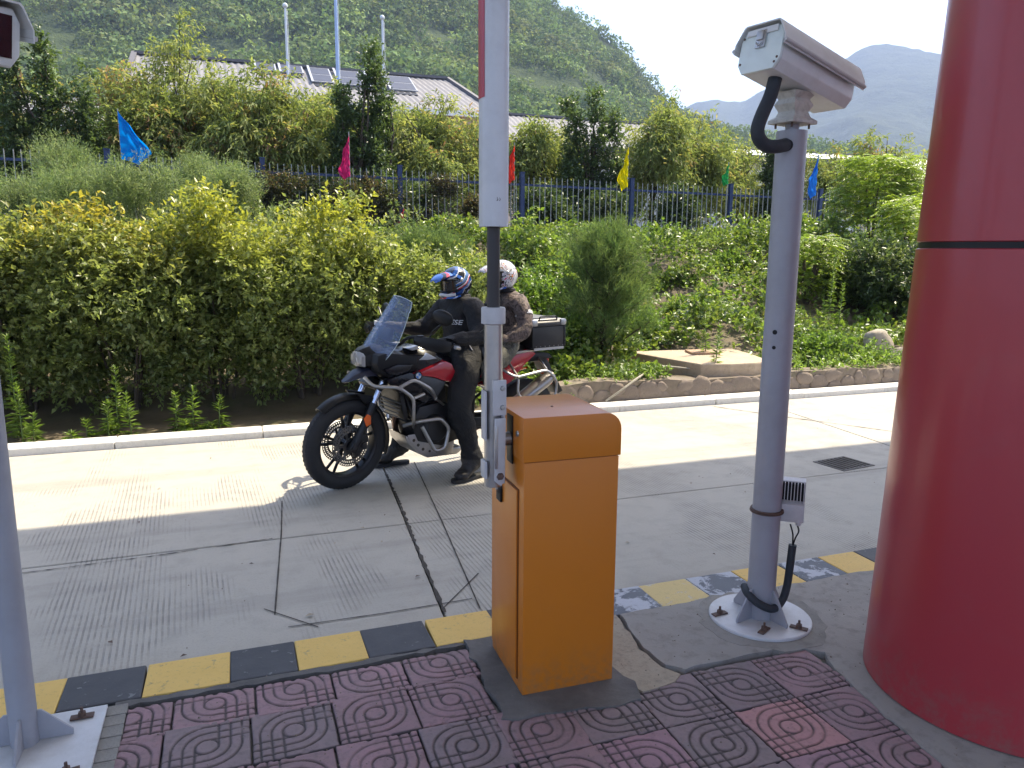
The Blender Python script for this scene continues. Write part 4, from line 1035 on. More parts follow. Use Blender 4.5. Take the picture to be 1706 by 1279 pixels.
# ------------------------------------------------------------------ trees beyond the fence
YG = [(.35, .37, .13), (.27, .32, .11), (.19, .25, .08), (.40, .36, .14), (.36, .22, .12)]
PEACH = dict(nspray=1500, per=9, slen=.44, L=.125, W=.036, cols=YG, w=[.28, .28, .26, .12, .06], mat=M['leaf_thin'], up=.25, droop=.55, shell=.75, gap=.43, gsc=.42, jit=.45, colsc=.6, fold=.25)
def peach(px, Y, ztop, wid, seed, label, n=1500, redness=0, zb=1.9):
    p = at(px, 300, Y); x = p.x; rs = np.random.RandomState(seed); bl = []
    wid *= 1.12; n = int(n*1.12); h = ztop-2.3
    for k in range(6):
        a = rs.rand()*6.28; r = rs.rand()*wid*.55; bl.append((x+cos(a)*r*1.1, Y+sin(a)*r*.7, 2.5+h*(.25+.5*rs.rand()), wid*.5, wid*.45, h*.26))
    bl.append((x, Y, 2.4+h*.35, wid*.75, wid*.55, h*.34))
    for k in range(4): a = rs.rand()*6.28; bl.append((x+cos(a)*wid*.4, Y+sin(a)*wid*.3, ztop-h*.16, wid*.14, wid*.14, h*.2))
    for k in range(10): a = rs.rand()*6.28; q = rs.rand()**.5; bl.append((x+cos(a)*wid*.8*q, Y+sin(a)*wid*.5*q, ztop+.1-q*h*.30+rs.uniform(-.1, .3), .10, .10, .34))
    kw = dict(PEACH); kw['nspray'] = n
    if redness: kw['w'] = [.16, .16, .18, .22, .28]
    return tree("fruit_tree", label, "tree", seed, (x, Y, zb), bl, kw, .06, group="yellowish fruit trees beyond the fence", nl=12)
peach(18, 17.5, 4.55, 1.25, 21, "reddish yellow fruit tree at the far left beyond the fence", 1300, 1)
peach(215, 18.2, 4.9, 1.15, 22, "green and rusty fruit tree behind the large blue flag", 1200, 1)
peach(318, 18.0, 5.75, 1.25, 23, "tall loose fruit tree right of the large blue flag", 1250)
peach(415, 17.2, 5.1, 1.3, 24, "yellow green fruit tree in front of the leftmost solar panel", 1700)
peach(500, 17.0, 4.75, 1.2, 25, "yellow green fruit tree left of the pink flag", 1600)
peach(715, 17.2, 4.6, 1.35, 26, "broad yellow fruit tree between pink flag and boom arm", 1900, 0)
peach(780, 17.8, 4.4, 1.1, 27, "reddish fruit tree just behind the boom arm", 1200, 1)
peach(880, 17.2, 4.3, .75, 28, "small fruit tree right of the red flag", 800)
peach(1085, 17.0, 5.0, 1.15, 29, "pale loose fruit tree right of the yellow flag", 1300)
peach(1165, 17.5, 4.6, 1.25, 30, "pale spreading fruit tree left of the green flag", 1300)
peach(1235, 18.0, 4.4, 1.1, 31, "fruit tree behind the hanging cable sleeve of the camera", 1000)
peach(1375, 17.0, 4.25, .9, 32, "thin fruit tree behind the right blue flag", 600)
peach(1475, 16.6, 4.6, 1.3, 33, "fruit tree with drooping leaves near the red column", 1300)
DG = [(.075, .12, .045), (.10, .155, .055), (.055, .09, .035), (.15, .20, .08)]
peach(150, 18.5, 4.2, 1.0, 34, "rusty fruit tree just right of the far left column tree", 900, 1)
peach(265, 17.4, 4.5, .95, 35, "low green fruit tree directly right of the large blue flag", 900)
peach(560, 17.8, 4.7, .9, 36, "yellow green fruit tree left of the tall dark column tree", 900)
peach(665, 18.0, 4.7, .9, 37, "yellow fruit tree right of the tall dark column tree", 900)
peach(930, 18.0, 4.5, .8, 38, "airy fruit tree left of the column tree near the yellow flag", 700)
def column_tree(px, Y, ztop, wid, seed, label, n=1500, zb=1.9, stems=3):
    x = at(px, 300, Y).x; rs = np.random.RandomState(seed); bl = []
    h = ztop-zb
    for s in range(stems):
        sx = x+(s-(stems-1)/2)*wid*.75+rs.uniform(-.05, .05); top = ztop-rs.rand()*h*.22*(s != stems//2)
        for k in range(7):
            t = (k+.5)/7; z = zb+.2+(top-zb-.3)*t; r = wid*.52*(1-.65*t**1.4); bl.append((sx+rs.uniform(-.08, .08), Y+rs.uniform(-.15, .15), z, r, r, (top-zb)/11))
    return tree("columnar_tree", label, "tree", seed, (x, Y, zb), bl, dict(nspray=n, per=9, slen=.20, L=.075, W=.045, cols=DG, w=[.35, .35, .2, .1], up=.9, shell=.6, gap=.30, gsc=.3, jit=.6), .07, group="dark columnar trees beyond the fence", nl=14)
column_tree(95, 16.6, 5.4, .78, 41, "dark column tree at the far left with two upright tops", 2600, stems=3)
column_tree(600, 16.2, 5.65, .75, 42, "tall dark column tree between the pink flag and the right flagpole", 2600, stems=2)
column_tree(640, 16.6, 4.9, .6, 43, "shorter dark column tree right beside the tallest one", 1400, stems=1)
column_tree(985, 16.6, 5.2, .70, 44, "dark column tree left of the yellow flag", 2200, stems=3)
column_tree(1288, 17.0, 4.75, .55, 45, "dark column tree partly hidden by the camera pole", 1300, stems=2)
# dark understorey behind the fence
def shrub(name, label, cat, px, Y, zc, rx, ry, rz, seed, n, cols, kw=None, zb=1.85, group=None):
    x = at(px, 400, Y).x; rs = np.random.RandomState(seed)
    bl = [(x+rs.uniform(-.5, .5)*rx, Y+rs.uniform(-.4, .4)*ry, zc+rs.uniform(-.3, .3)*rz, rx*.6, ry*.7, rz*.7) for _ in range(5)]
    k = dict(nspray=n, per=8, slen=.22, L=.08, W=.04, cols=cols, up=.4, shell=.6, gap=.33, gsc=.35); k.update(kw or {})
    return tree(name, label, cat, seed, (x, Y, zb), bl, k, .03, group=group, nl=8)
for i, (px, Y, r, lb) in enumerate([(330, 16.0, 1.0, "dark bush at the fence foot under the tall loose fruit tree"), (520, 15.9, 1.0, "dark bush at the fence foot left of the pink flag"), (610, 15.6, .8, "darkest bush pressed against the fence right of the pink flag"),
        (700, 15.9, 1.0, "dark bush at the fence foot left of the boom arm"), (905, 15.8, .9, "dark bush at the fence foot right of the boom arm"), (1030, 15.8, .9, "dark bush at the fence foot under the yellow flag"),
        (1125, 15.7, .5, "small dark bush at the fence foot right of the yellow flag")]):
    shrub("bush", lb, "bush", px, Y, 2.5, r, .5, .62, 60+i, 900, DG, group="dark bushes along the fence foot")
for i, (px, w, lb) in enumerate([(500, .9, "dry dark climber tangled in the fence left of the pink flag"), (625, 1.0, "dark dead climber hanging on the fence right of the pink flag"), (740, .8, "thin dark climber on the fence left of the boom arm")]):
    shrub("climber", lb, "climber", px, 14.92, 2.45, w, .10, .50, 90+i, 650, [(.07, .06, .035), (.05, .05, .03), (.09, .10, .04), (.12, .09, .05)], kw=dict(L=.06, W=.03, gap=.4), group="climbers tangled in the fence")
# ------------------------------------------------------------------ hedge by the road, shrub by shrub
HG = [(.19, .25, .08), (.25, .31, .11), (.145, .20, .06), (.31, .35, .14)]
hx = [(-2.95, 8.55, 1.85, 1.0), (-2.0, 8.7, 1.95, 1.05), (-1.05, 8.55, 2.02, 1.0), (-.15, 8.7, 2.15, 1.05), (.75, 8.6, 2.10, 1.0), (1.6, 8.75, 1.75, .90), (2.3, 8.65, 1.28, .65)]
hl = ["leafy hedge shrub at the far left edge behind the left pole", "hedge shrub with reddish yellow tips near the left edge", "hedge shrub with yellow and red tips, third from the left", "tallest yellow-tipped hedge shrub in the middle of the row", "yellow-tipped hedge shrub left of the motorcycle windshield", "hedge shrub right behind the motorcycle windshield", "last small hedge shrub behind the rider's hands"]
for i, (x, y, zt, r) in enumerate(hx):
    rs = np.random.RandomState(80+i); t = empty("hedge_shrub", (x, y, .1), 0, hl[i], "shrub", "shrubs forming the roadside hedge")
    bl = [(0, .30, .62, r*.70, .55, .60), (0, .0, (zt-.1)*.64, r*.76, .80, (zt-.1)*.33), (-.35*r, -.30, 1.05, .42*r, .5, .36), (.35*r, -.34, 1.18, .42*r, .5, .36), (-.45*r, -.10, .55, .40*r, .48, .45), (.4*r, -.06, .50, .42*r, .46, .42), (0, -.2, .70, .5*r, .5, .36)]
    for k in range(7): a = rs.rand()*6.28; bl.append((cos(a)*r*.5, sin(a)*.45, (zt-.1)*(.62+.2*rs.rand()), .34*r, .34, .36))
    for k in range(3): bl.append((rs.uniform(-.6, .6)*r, rs.uniform(-.5, .2), zt-.22, .16, .16, .22))
    for b in bl: pass
    crown("foliage", 80+i, bl, 3600 if r > .9 else 2600, 8, .17, .062, .034, HG, [.36, .32, .2, .12], parent=t, up=.45, shell=.62, gap=.37, gsc=.33, jit=.6, colsc=.35, var=.28, hi=(1.15, 1.95, (.37, .39, .06) if i not in (1, 2) else (.40, .36, .06)))
    m = MB()
    for k in range(9):
        a = rs.rand()*6.28; e = Vector((cos(a)*r*.6, sin(a)*.5, (zt-.1)*rs.uniform(.6, .9))); m.tube(arc_pts([(cos(a)*.1, sin(a)*.1, -.1), (e.x*.4, e.y*.4, e.z*.5), e], 3), [.018, .016, .014, .012, .009, .006, .003], 5)
    m.build("stems", M['bark'], t)
# feathery grey-green shrubs above the hedge on the bank
FG = [(.20, .27, .13), (.15, .22, .09), (.26, .32, .17), (.10, .15, .06)]
for i, (px, py, Y, rx, rz, lb) in enumerate([(40, 335, 12.4, .8, .35, "feathery grey-green shrub at the left edge above the hedge"), (150, 330, 11.8, .7, .38, "feathery shrub second from the left above the hedge"), (240, 325, 11.6, .7, .42, "largest feathery shrub under the large blue flag"),
        (335, 310, 13.5, .4, .45, "feathery shrub rising in front of the fence right of the blue flag"), (400, 322, 12.2, .45, .3, "small feathery shrub below the third fence post"), (110, 285, 14.0, .45, .5, "feathery shrub climbing the fence left of the large blue flag")]):
    c = at(px, py, Y); t = empty("feathery_shrub", (c.x, Y, float(gz(c.x, Y))), 0, lb, "shrub", "feathery shrubs above the hedge"); rs = np.random.RandomState(100+i); zz = c.z-float(gz(c.x, Y))
    bl = [(rs.uniform(-.5, .5)*rx, rs.uniform(-.3, .3), zz+rs.uniform(-.35, .25)*rz, rx*.5, .4, rz*.55) for _ in range(7)]+[(0, 0, zz*.55, rx*.8, .5, zz*.5)]
    crown("foliage", 100+i, bl, 900, 22, .34, .05, .010, FG, mat=M['leaf_pale'], parent=t, up=1.3, shell=.7, gap=.36, gsc=.22, jit=.45, colsc=.25, var=.3, thin=True)
    m = MB()
    for k in range(6): e = Vector(bl[k][:3]); m.tube([(0, 0, 0), e*.5+Vector((0, 0, .05)), e], [.012, .009, .004], 5)
    m.build("stems", M['stem'], t)
# pines
PG = [(.09, .16, .06), (.13, .21, .08), (.17, .24, .09), (.07, .12, .05)]
def pine(px, pyt, pyb, Y, wid, seed, label, n=1300):
    x = at(px, pyt, Y).x; zt = at(px, pyt, Y).z; zb = float(gz(x, Y)); t = empty("pine", (x, Y, zb), 0, label, "pine tree", "young pines on the bank"); rs = np.random.RandomState(seed); h = zt-zb
    P = []; T = []; m = MB()
    m.tube([(0, 0, -.1), (.02, 0, h*.5), (0, 0, h*.97)], [.05, .035, .008], 8)
    tiers = 9
    for k in range(tiers):
        z = h*(.14+.80*k/tiers); L_ = wid*(1-.72*(k/tiers)**1.2)*(.85+.3*rs.rand())
        for j in range(7):
            a = rs.rand()*6.28; e = Vector((cos(a)*L_, sin(a)*L_, z+L_*.55)); s = Vector((0, 0, z)); mid = s.lerp(e, .5)-Vector((0, 0, .05))
            m.tube([s, mid, e], [.012, .008, .004], 5)
            for q in range(int(n/(tiers*7))):
                u = rs.rand()**.6; p = s.lerp(mid, u*2) if u < .5 else mid.lerp(e, u*2-1); P.append(np.array(p)+rs.randn(3)*.085); T.append(np.array((e-s).normalized()))
    P = np.array(P); T = unit(np.array(T)*.7+rs.randn(len(P), 3)*.35+np.array([0, 0, .65])); per = 22
    Pi = np.repeat(P, per, 0); Ti = np.repeat(T, per, 0); n_ = len(Pi); tt_ = rs.rand(n_, 1); C = Pi+Ti*.14*tt_; A = unit(Ti*.9+rs.randn(n_, 3)*.55)
    leaves("needles", C, A, unit(rs.randn(n_, 3)), .095*(.7+.5*rs.rand(n_)), .006, palette(rs, n_, PG, None, .2, C, .3, seed), M['leaf_pale'], t, .0, .05, thin=True)
    m.build("trunk", M['pine_bark'], t); return t
pine(1008, 375, 650, 8.6, .66, 121, "bushy young pine right behind the black top box", 2100)
pine(728, 385, 600, 9.3, .58, 122, "young pine behind the helmets", 1400)
pine(672, 395, 560, 9.6, .42, 123, "smaller dark pine left of the front rider's helmet", 700)
pine(880, 415, 520, 12.0, .45, 124, "pale young pine far up the bank right of the boom arm", 600)
# tree of heaven and other right-hand bushes
AG = [(.20, .30, .04), (.26, .36, .05), (.14, .22, .035), (.33, .38, .06)]
def ailanthus(px, pyt, Y, rx, seed, label, n, spread=1.0):
    a = at(px, pyt, Y); zb = float(gz(a.x, Y)); h = a.z-zb; t = empty("compound_leaf_tree", (a.x, Y, zb), 0, label, "tree"); rs = np.random.RandomState(seed)
    P = []; m = MB()
    for s in range(5):
        e = Vector((rs.uniform(-.7, .7)*rx, rs.uniform(-.4, .4), h*rs.uniform(.7, 1.0))); mid = e*.5+Vector((rs.uniform(-.1, .1), 0, .1)); m.tube(arc_pts([(0, 0, -.1), mid, e], 4), [.04, .037, .034, .03, .026, .02, .015, .01, .006], 6)
    m.build("trunk", M['bark'], t)
    C = []; A = []; N = []
    for k in range(n):
        z = h*(.18+.82*rs.rand()**.7); r = rx*(1.05-.5*(z/h)**2)*sqrt(rs.rand()); q = rs.rand()*6.28
        p = np.array([cos(q)*r, sin(q)*r*.7, z]); d = unit(np.array([cos(q), sin(q), rs.uniform(-.1, .7)])+rs.randn(3)*.25); L_ = .34*(.6+.6*rs.rand()); sd_ = unit(np.cross(d, [0, 0, 1.])+rs.randn(3)*.12)
        for j in range(9):
            u = (j+1)/9
            for s_ in (-1, 1):
                C.append(p+d*L_*u-np.array([0, 0, .12*u*u])); A.append(unit(sd_*s_+d*.35-np.array([0, 0, .25]))); N.append([rs.randn()*.3, rs.randn()*.3, 1.])
    C = np.array(C); n_ = len(C)
    leaves("crown", C, np.array(A), unit(np.array(N)), .085*(.7+.5*rs.rand(n_)), .026, palette(rs, n_, AG, [.3, .3, .3, .1], .15, C, .4, seed), M['leaf'], t, .1)
ailanthus(1468, 262, 12.0, 1.0, 131, "bright green feather-leaved tree beside the red column", 950)
ailanthus(1350, 395, 10.5, .55, 132, "small feather-leaved sapling right of the camera pole", 260)
ailanthus(1530, 330, 10.5, .7, 133, "yellow-green sapling half hidden by the red column", 420)
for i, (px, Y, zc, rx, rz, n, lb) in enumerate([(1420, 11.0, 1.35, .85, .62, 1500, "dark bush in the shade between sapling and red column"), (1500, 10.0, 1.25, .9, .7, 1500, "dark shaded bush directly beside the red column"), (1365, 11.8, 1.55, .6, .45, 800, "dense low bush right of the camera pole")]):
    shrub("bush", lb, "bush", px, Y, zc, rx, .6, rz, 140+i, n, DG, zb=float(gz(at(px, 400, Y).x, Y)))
BG_ = [(.13, .22, .04), (.17, .28, .05), (.10, .17, .035), (.22, .30, .06)]
for i, (px, py, Y, rx, rz, n, lb) in enumerate([(880, 500, 9.6, .5, .55, 900, "leafy bright bush on the bank behind the passenger"), (935, 560, 8.6, .45, .45, 900, "leafy bush between the top box and the young pine"), (930, 450, 11.0, .6, .4, 800, "bright leafy mound up the bank left of the young pine"),
        (1120, 470, 11.5, .7, .35, 900, "creeper mound right of the young pine"), (1215, 450, 12.0, .8, .38, 1000, "creeper mound left of the camera pole"), (1175, 520, 10.2, .6, .3, 800, "low creeper mound above the concrete chamber"), (1090, 545, 9.6, .5, .3, 700, "low leafy mound left of the concrete chamber"), (1380, 590, 8.1, .55, .25, 800, "low pale bush above the rubble wall beside the boulders"), (1260, 410, 13.4, .6, .4, 700, "bright bush at the fence foot left of the camera pole"), (1020, 420, 13.2, .9, .3, 800, "dark green mound at the fence foot behind the young pine")]):
    p = at(px, py, Y); shrub("bush", lb, "bush", px, Y, p.z-rz*.3, rx, .45, rz, 300+i, n, BG_ if i not in (9,) else DG, kw=dict(slen=.16, L=.06, W=.04), zb=float(gz(at(px, 400, Y).x, Y)), group="leafy mounds on the bank")
# tall narrow weeds by the kerb and on the bank
WG = [(.16, .26, .05), (.20, .31, .06), (.13, .21, .045)]
def weed(px, pyt, Y, seed, label, wid=.055):
    a = at(px, pyt, Y); zb = float(gz(a.x, Y)); h = a.z-zb; t = empty("tall_weed", (a.x, Y, zb), 0, label, "weed", "tall narrow-leaved weeds"); rs = np.random.RandomState(seed)
    lean = rs.randn(2)*.05*h
    m = MB(); m.tube([(0, 0, -.03), (lean[0]*.3, lean[1]*.3, h*.5), (lean[0], lean[1], h)], [.007, .005, .002], 5); m.build("stem", M['stem'], t)
    n = int(190*h+30); u = np.sort(rs.rand(n)); C = np.stack([lean[0]*u, lean[1]*u, h*u], -1); q = rs.rand(n)*6.28; A = unit(np.stack([np.cos(q), np.sin(q), .45+1.0*u**2-.3*(u < .4)], -1))
    L = (wid*2.0)*(1.15-.75*u)*(.7+.5*rs.rand(n)); leaves("leaf_whorl", C, A, unit(rs.randn(n, 3)*.3+np.array([0, 0, 1.])), L, .0125, palette(rs, n, WG, None, .15), M['leaf'], t, .1, .25)
wl_ = [(14, 560, 7.6, "tallest kerbside weed at the left edge"), (28, 640, 7.5, "weed right of the tallest kerbside one"), (52, 690, 7.45, "short weed by the left pole"), (143, 700, 7.5, "low bushy weed between the pole and the weed cluster"), (120, 722, 7.45, "tiny sprout left of the low bushy weed"), (188, 612, 7.6, "tall weed on the left of the cluster"), (176, 668, 7.5, "lower weed leaning left in the cluster"), (214, 655, 7.5, "right weed of the cluster of three"), (290, 655, 7.55, "weed on the left of the pair in mid hedge"), (318, 645, 7.55, "taller weed on the right of the pair in mid hedge"), (308, 700, 7.48, "short weed between the pair in mid hedge"), (363, 660, 7.55, "lone thin weed left of the front wheel"), (346, 706, 7.5, "small sprout beside the lone thin weed"),
       (1388, 425, 9.4, "tall pale weed spike on the bank right of the camera pole"), (1402, 472, 9.2, "shorter weed spike right of the tall pale one"), (1376, 500, 9.3, "weed spike left of the tall pale one"), (1180, 505, 8.3, "leafy weed growing at the concrete chamber"), (1195, 540, 7.6, "dusty weed at the chamber front")]
for i, (px, py, Y, lb) in enumerate(wl_): weed(px, py, Y, 160+i, lb, .055 if Y < 9 else .05)
# ground cover on the bank, uncountable
def cover(name, label, seed, n, xr, yr, hgt, L, W, cols, w=None, per=7, thr=.25, bumpy=.35, mat=None, slen=.14, thin=False):
    rs = np.random.RandomState(seed); x = rs.uniform(*xr, n); y = rs.uniform(*yr, n); P = np.stack([x, y, x*0], -1)
    keep = (vn(P, .5, seed)*.55+vn(P, 1.1, seed+8)*.45) > thr*(.55+.9*rs.rand(n)); x, y = x[keep], y[keep]; n = len(x); P = P[keep]
    # leave the concrete chamber and boulders free
    inch = ((np.abs(x-5.38) < .80) & (np.abs(y-8.1) < .72)) | (np.hypot(x-8.4, y-8.0) < .35)
    x, y, P = x[~inch], y[~inch], P[~inch]; n = len(x)
    lift = (vn(P, .9, seed+2)**2)*hgt*2.0+vn(P, .3, seed+5)*hgt*.5; lift *= (sstep((y-7.5)/.9)*.9+.1)*(1-.75*sstep((y-12.2)/1.6))
    z = gz(x, y)+lift*rs.rand(n)**.35
    Pi = np.repeat(np.stack([x, y, z], -1), per, 0); m_ = len(Pi); T = unit(np.repeat(rs.randn(n, 3)*.6+np.array([0, -.2, 1.]), per, 0)); C = Pi+T*slen*rs.rand(m_, 1)
    A = unit(T*.4+rs.randn(m_, 3)*.7); sz = .6+.8*rs.rand(m_)
    o = leaves(name, C, A, unit(rs.randn(m_, 3)*.5+np.array([0, -.1, 1.])), L*sz, W*sz, palette(rs, m_, cols, w, .2, C, .7, seed), mat or M['leaf'], thin=thin); return tag(o, label, "ground cover", kind="stuff")
cover("ground_cover", "bright leafy creeper and weeds covering the bank below the fence", 201, 17000, (2.2, 15.5), (7.65, 14.9), .52, .074, .050, [(.12, .20, .035), (.16, .25, .045), (.20, .27, .055), (.09, .15, .035), (.22, .24, .08)], [.25, .3, .2, .15, .1], 7, .46)
cover("tall_grass", "thin tall grass among the creeper on the bank", 202, 4500, (2.4, 14), (7.7, 13.2), .36, .17, .008, [(.15, .22, .06), (.13, .20, .05), (.20, .23, .08)], None, 6, .6, mat=M['leaf_thin'], slen=.05, thin=True)
cover("undergrowth", "dark low plants under and behind the hedge", 203, 4500, (-5, 3.0), (8.6, 14.6), .55, .07, .035, HG, None, 7, .15)
cover("verge_plants", "low weeds in the strip behind the kerb and over the rubble wall", 204, 1500, (2.7, 9.5), (7.42, 8.0), .22, .055, .022, WG, None, 7, .5)
# litter on the lane and island
rs = np.random.RandomState(9)
lit = []
leaf_lb = ["largest dry leaf beside the crossed saw cuts", "small leaf on the lane left of the long saw cut", "dry leaf scrap between wheel and dark crack", "dry leaf scrap halfway down the dark crack", "small leaf at the kerb by a yellow block", "dry leaf on the lane left of the camera pole base", "dry leaf scrap just below the front wheel", "small leaf near the kerb left of the centre", "dry leaf scrap left of the dark crack near the kerb", "tiny leaf scrap in the middle of the grooved slab", "leaf scrap on the lane just left of the camera pole", "leaf scrap at the shade edge between cabinet and camera pole", "leaf scrap on the lane right of the orange cabinet", "leaf scrap at the shade edge on the left", "leaf scrap in the sunlit lane near the far kerb", "leaf scrap in the sunlit lane on the left", "leaf scrap near the kerb beside the left pole", "leaf scrap in the sunlit lane right of the camera pole"]
for i, (px, py, z) in enumerate([(508, 1028, 0), (423, 940, 0), (640, 860, 0), (636, 905, 0), (410, 1093, 0), (1192, 925, 0), (600, 880, 0), (300, 1096, 0), (700, 960, 0), (560, 905, 0), (1240, 820, 0), (1150, 805, 0), (1050, 905, 0), (230, 870, 0), (350, 765, 0), (262, 815, 0), (180, 1070, 0), (1380, 700, 0)]):
    d = FW*FPX + RT*(px-PCX) - UP*(py-PCY); p = EYE+d*(-1.7/d.z); q = rs.rand()*6.28; sz = .045 if i == 0 else rs.uniform(.015, .035)
    V = [(0, 0, .004), (sz*.5, sz*.28, .010), (sz, .0, .006), (sz*.5, -sz*.3, .009)]; me = bpy.data.meshes.new("fallen_leaf"); fast_mesh(me, np.array(V), np.array([(0, 1, 2), (0, 2, 3)])); me.materials.append(M['rust'] if i % 3 else M['tanpad'])
    lit.append(link_mesh("fallen_leaf", me, None, (p.x, p.y, .001), q)); tag(lit[-1], leaf_lb[i], "leaf", "dry leaves scattered on the lane")
# ------------------------------------------------------------------ motorcycle: local +x forward, +y its left side, front contact at x=0
MO = (.70, 5.36, 0.0); MH = R(196)
mo = empty("motorcycle", MO, MH, "black and red adventure motorcycle with silver crash bars halted in the lane", "motorcycle")
M['moto_red'] = pm("moto_red_paint", (.42, .012, .022), .22, coat=.5, var=.03)
M['moto_grey'] = pm("moto_grey_panel", (.055, .058, .062), .4, var=.1)
M['moto_silver'] = pm("moto_silver_panel", (.48, .50, .54), .3, metal=.3, var=.05)
M['engine'] = pm("engine_casting", (.035, .034, .034), .45, metal=.5, var=.3, sc=20, bump=.3, bs=60)
M['seat'] = pm("seat_vinyl", (.016, .015, .015), .65, bump=.3, bs=120)
M['orange_lens'] = pm("orange_lens", (.75, .12, .01), .2, coat=.5)
M['dark_rim'] = pm("dark_cast_wheel", (.018, .018, .02), .35, metal=.4)
M['disc'] = pm("brake_disc_steel", (.16, .155, .15), .35, metal=.9, var=.2, sc=30)
t = NT("windshield_plastic"); b = t.bsdf((.50, .62, .85), .03, spec=.8); b.inputs["Alpha"].default_value = .30
b.inputs["Base Color"].default_value = (.20, .29, .50, 1)
M['screen'] = t.fin(b)
t = NT("headlight_lens"); b = t.bsdf((.85, .82, .78), .06, coat=1.0); b.inputs["Alpha"].default_value = .35; M['lens'] = t.fin(b)
M['reflector'] = pm("headlight_reflector", (.75, .68, .62), .15, metal=.9, var=.3, sc=30)

# front end turned slightly to the left
SA = Vector((.45, 0, -.89)).normalized(); SP = Vector((-.33, 0, .95)); STE = Matrix.Rotation(R(-10), 3, SA)
def steer(p): return STE @ (Vector(p)-SP) + SP
def wheel(x, r, w, rim_r, name, fn, parent, discs=2):
    wr = MB(); prof = []
    for k in range(17):
        q = -pi*.92+pi*1.84*k/16
        prof.append((r-w*.5+w*.5*cos(q)*1.0 if abs(q) < pi/2 else rim_r+(r-w*.5-rim_r)*(1-(abs(q)-pi/2)/(pi*.42))*.9, w*.5*sin(q) if abs(q) < pi/2 else w*.5*(1 if q > 0 else -1)*(.98-.16*(abs(q)-pi/2))))
    wr.lathe(prof, (x, 0, r), (0, 1, 0), 72); wr.xf(fn); wo = wr.build("wheel", M['rubber'], parent)
    # tread blocks
    tb = MB()
    for k in range(60):
        a = 2*pi*k/60
        for s in (-1, 1):
            c = Vector((x+(r-.0075)*cos(a), s*w*.11, r+(r-.0075)*sin(a))); tb.box(c, (.020, w*.16, .012), Matrix.Rotation(-a+pi/2, 3, 'Y') @ Matrix.Rotation(s*.5, 3, 'Z'))
    tb.xf(fn); o = tb.build("tread", M['rubber'], wo, smooth=0)
    rm = MB(); rm.lathe([(rim_r-.016, -w*.30), (rim_r, -w*.40), (rim_r+.006, -w*.40), (rim_r+.008, -w*.36), (rim_r-.004, -w*.2), (rim_r-.004, w*.2), (rim_r+.008, w*.36), (rim_r+.006, w*.40), (rim_r, w*.40), (rim_r-.016, w*.30), (rim_r-.020, 0)], (x, 0, r), (0, 1, 0), 64, close=True)
    rm.xf(fn); rm.build("rim", M['dark_rim'], wo)
    for k in range(10):
        a = 2*pi*(k//2)/5+(.16 if k % 2 else -.16)+.3; a0 = 2*pi*(k//2)/5+.3
        m = MB(); m.bar((x+.035*cos(a0), 0, r+.035*sin(a0)), (x+(rim_r-.02)*cos(a), 0, r+(rim_r-.02)*sin(a)), .020, .012, (0, 1, 0)); m.xf(fn); m.build("spoke", M['dark_rim'], wo, bevel=.003)
    m = MB(); m.cyl((x, -.06, r), (x, .06, r), .035, n=24); m.xf(fn); m.build("hub", M['dark_rim'], wo)
    for s in ((-1, 1) if discs == 2 else (1,)):
        # ventilated disc: ring of small plates leaving holes
        m = MB(); R0, R1 = .098, .150; n = 48
        for i, (a, b) in enumerate(((R0, R0+.012), (R0+.026, R0+.036), (R1-.006, R1))):
            m.lathe([(a, -.0022), (b, -.0022), (b, .0022), (a, .0022)], (x, s*.066, r), (0, 1, 0), 48, close=True)
        for k in range(n):
            q = 2*pi*k/n; 
            for a, b, o in ((R0+.010, R0+.028, 0), (R0+.034, R1-.004, .5)):
                qq = 2*pi*(k+o)/n; m.bar((x+a*cos(qq), s*.066, r+a*sin(qq)), (x+b*cos(qq+.03), s*.066, r+b*sin(qq+.03)), .0075, .0044, (0, 1, 0))
        for k in range(6):
            q = 2*pi*k/6; m.bar((x+.045*cos(q), s*.062, r+.045*sin(q)), (x+.10*cos(q+.12), s*.066, r+.10*sin(q+.12)), .018, .005, (0, 1, 0))
        m.lathe([(.035, -.004), (.056, -.004), (.056, .004), (.035, .004)], (x, s*.062, r), (0, 1, 0), 32, close=True)
        m.xf(fn); m.build("brake_disc", M['disc'], wo)
    return wo
front = wheel(0, .332, .112, .236, "wheel", steer, mo)
rear = wheel(-1.56, .325, .150, .205, "wheel", lambda p: p, mo, 1)
for s in (-1, 1):
    m = MB(); m.tube([(.0, s*.098, .315), (-.10, s*.098, .50), (-.165, s*.098, .625)], [.034, .030, .032], 16); m.bar((.02, s*.098, .30), (-.02, s*.098, .36), .05, .05); m.xf(steer); m.build("fork_leg", M['black_frame'], mo)
    m = MB(); m.tube([(-.160, s*.098, .615), (-.335, s*.098, .96)], .0205, 16); m.xf(steer); m.build("fork_tube", M['chrome'], mo)
    m = MB(); m.prism([(-.11, .36), (-.05, .27), (-.005, .25), (.0, .33), (-.045, .43), (-.10, .46)], s*.074, s*.118, 1); m.cyl((-.075, s*.118, .33), (-.075, s*.130, .33), .024, n=14); m.cyl((-.065, s*.118, .395), (-.065, s*.130, .395), .024, n=14); m.xf(steer); m.build("brake_caliper", M['engine'], mo, bevel=.006)
    m = MB(); m.prism([(-.118, .490), (-.082, .475), (-.060, .535), (-.088, .565), (-.115, .55)], s*.128, s*.140, 1); m.xf(steer); m.build("reflector", M['orange_lens'], mo, bevel=.003)
for zz, xx in ((.74, -.222), (.945, -.328)):
    m = MB(); m.box((xx, 0, zz), (.07, .26, .035), Matrix.Rotation(R(27), 3, 'Y')); m.xf(steer); m.build("fork_clamp", M['black_frame'], mo, bevel=.008)
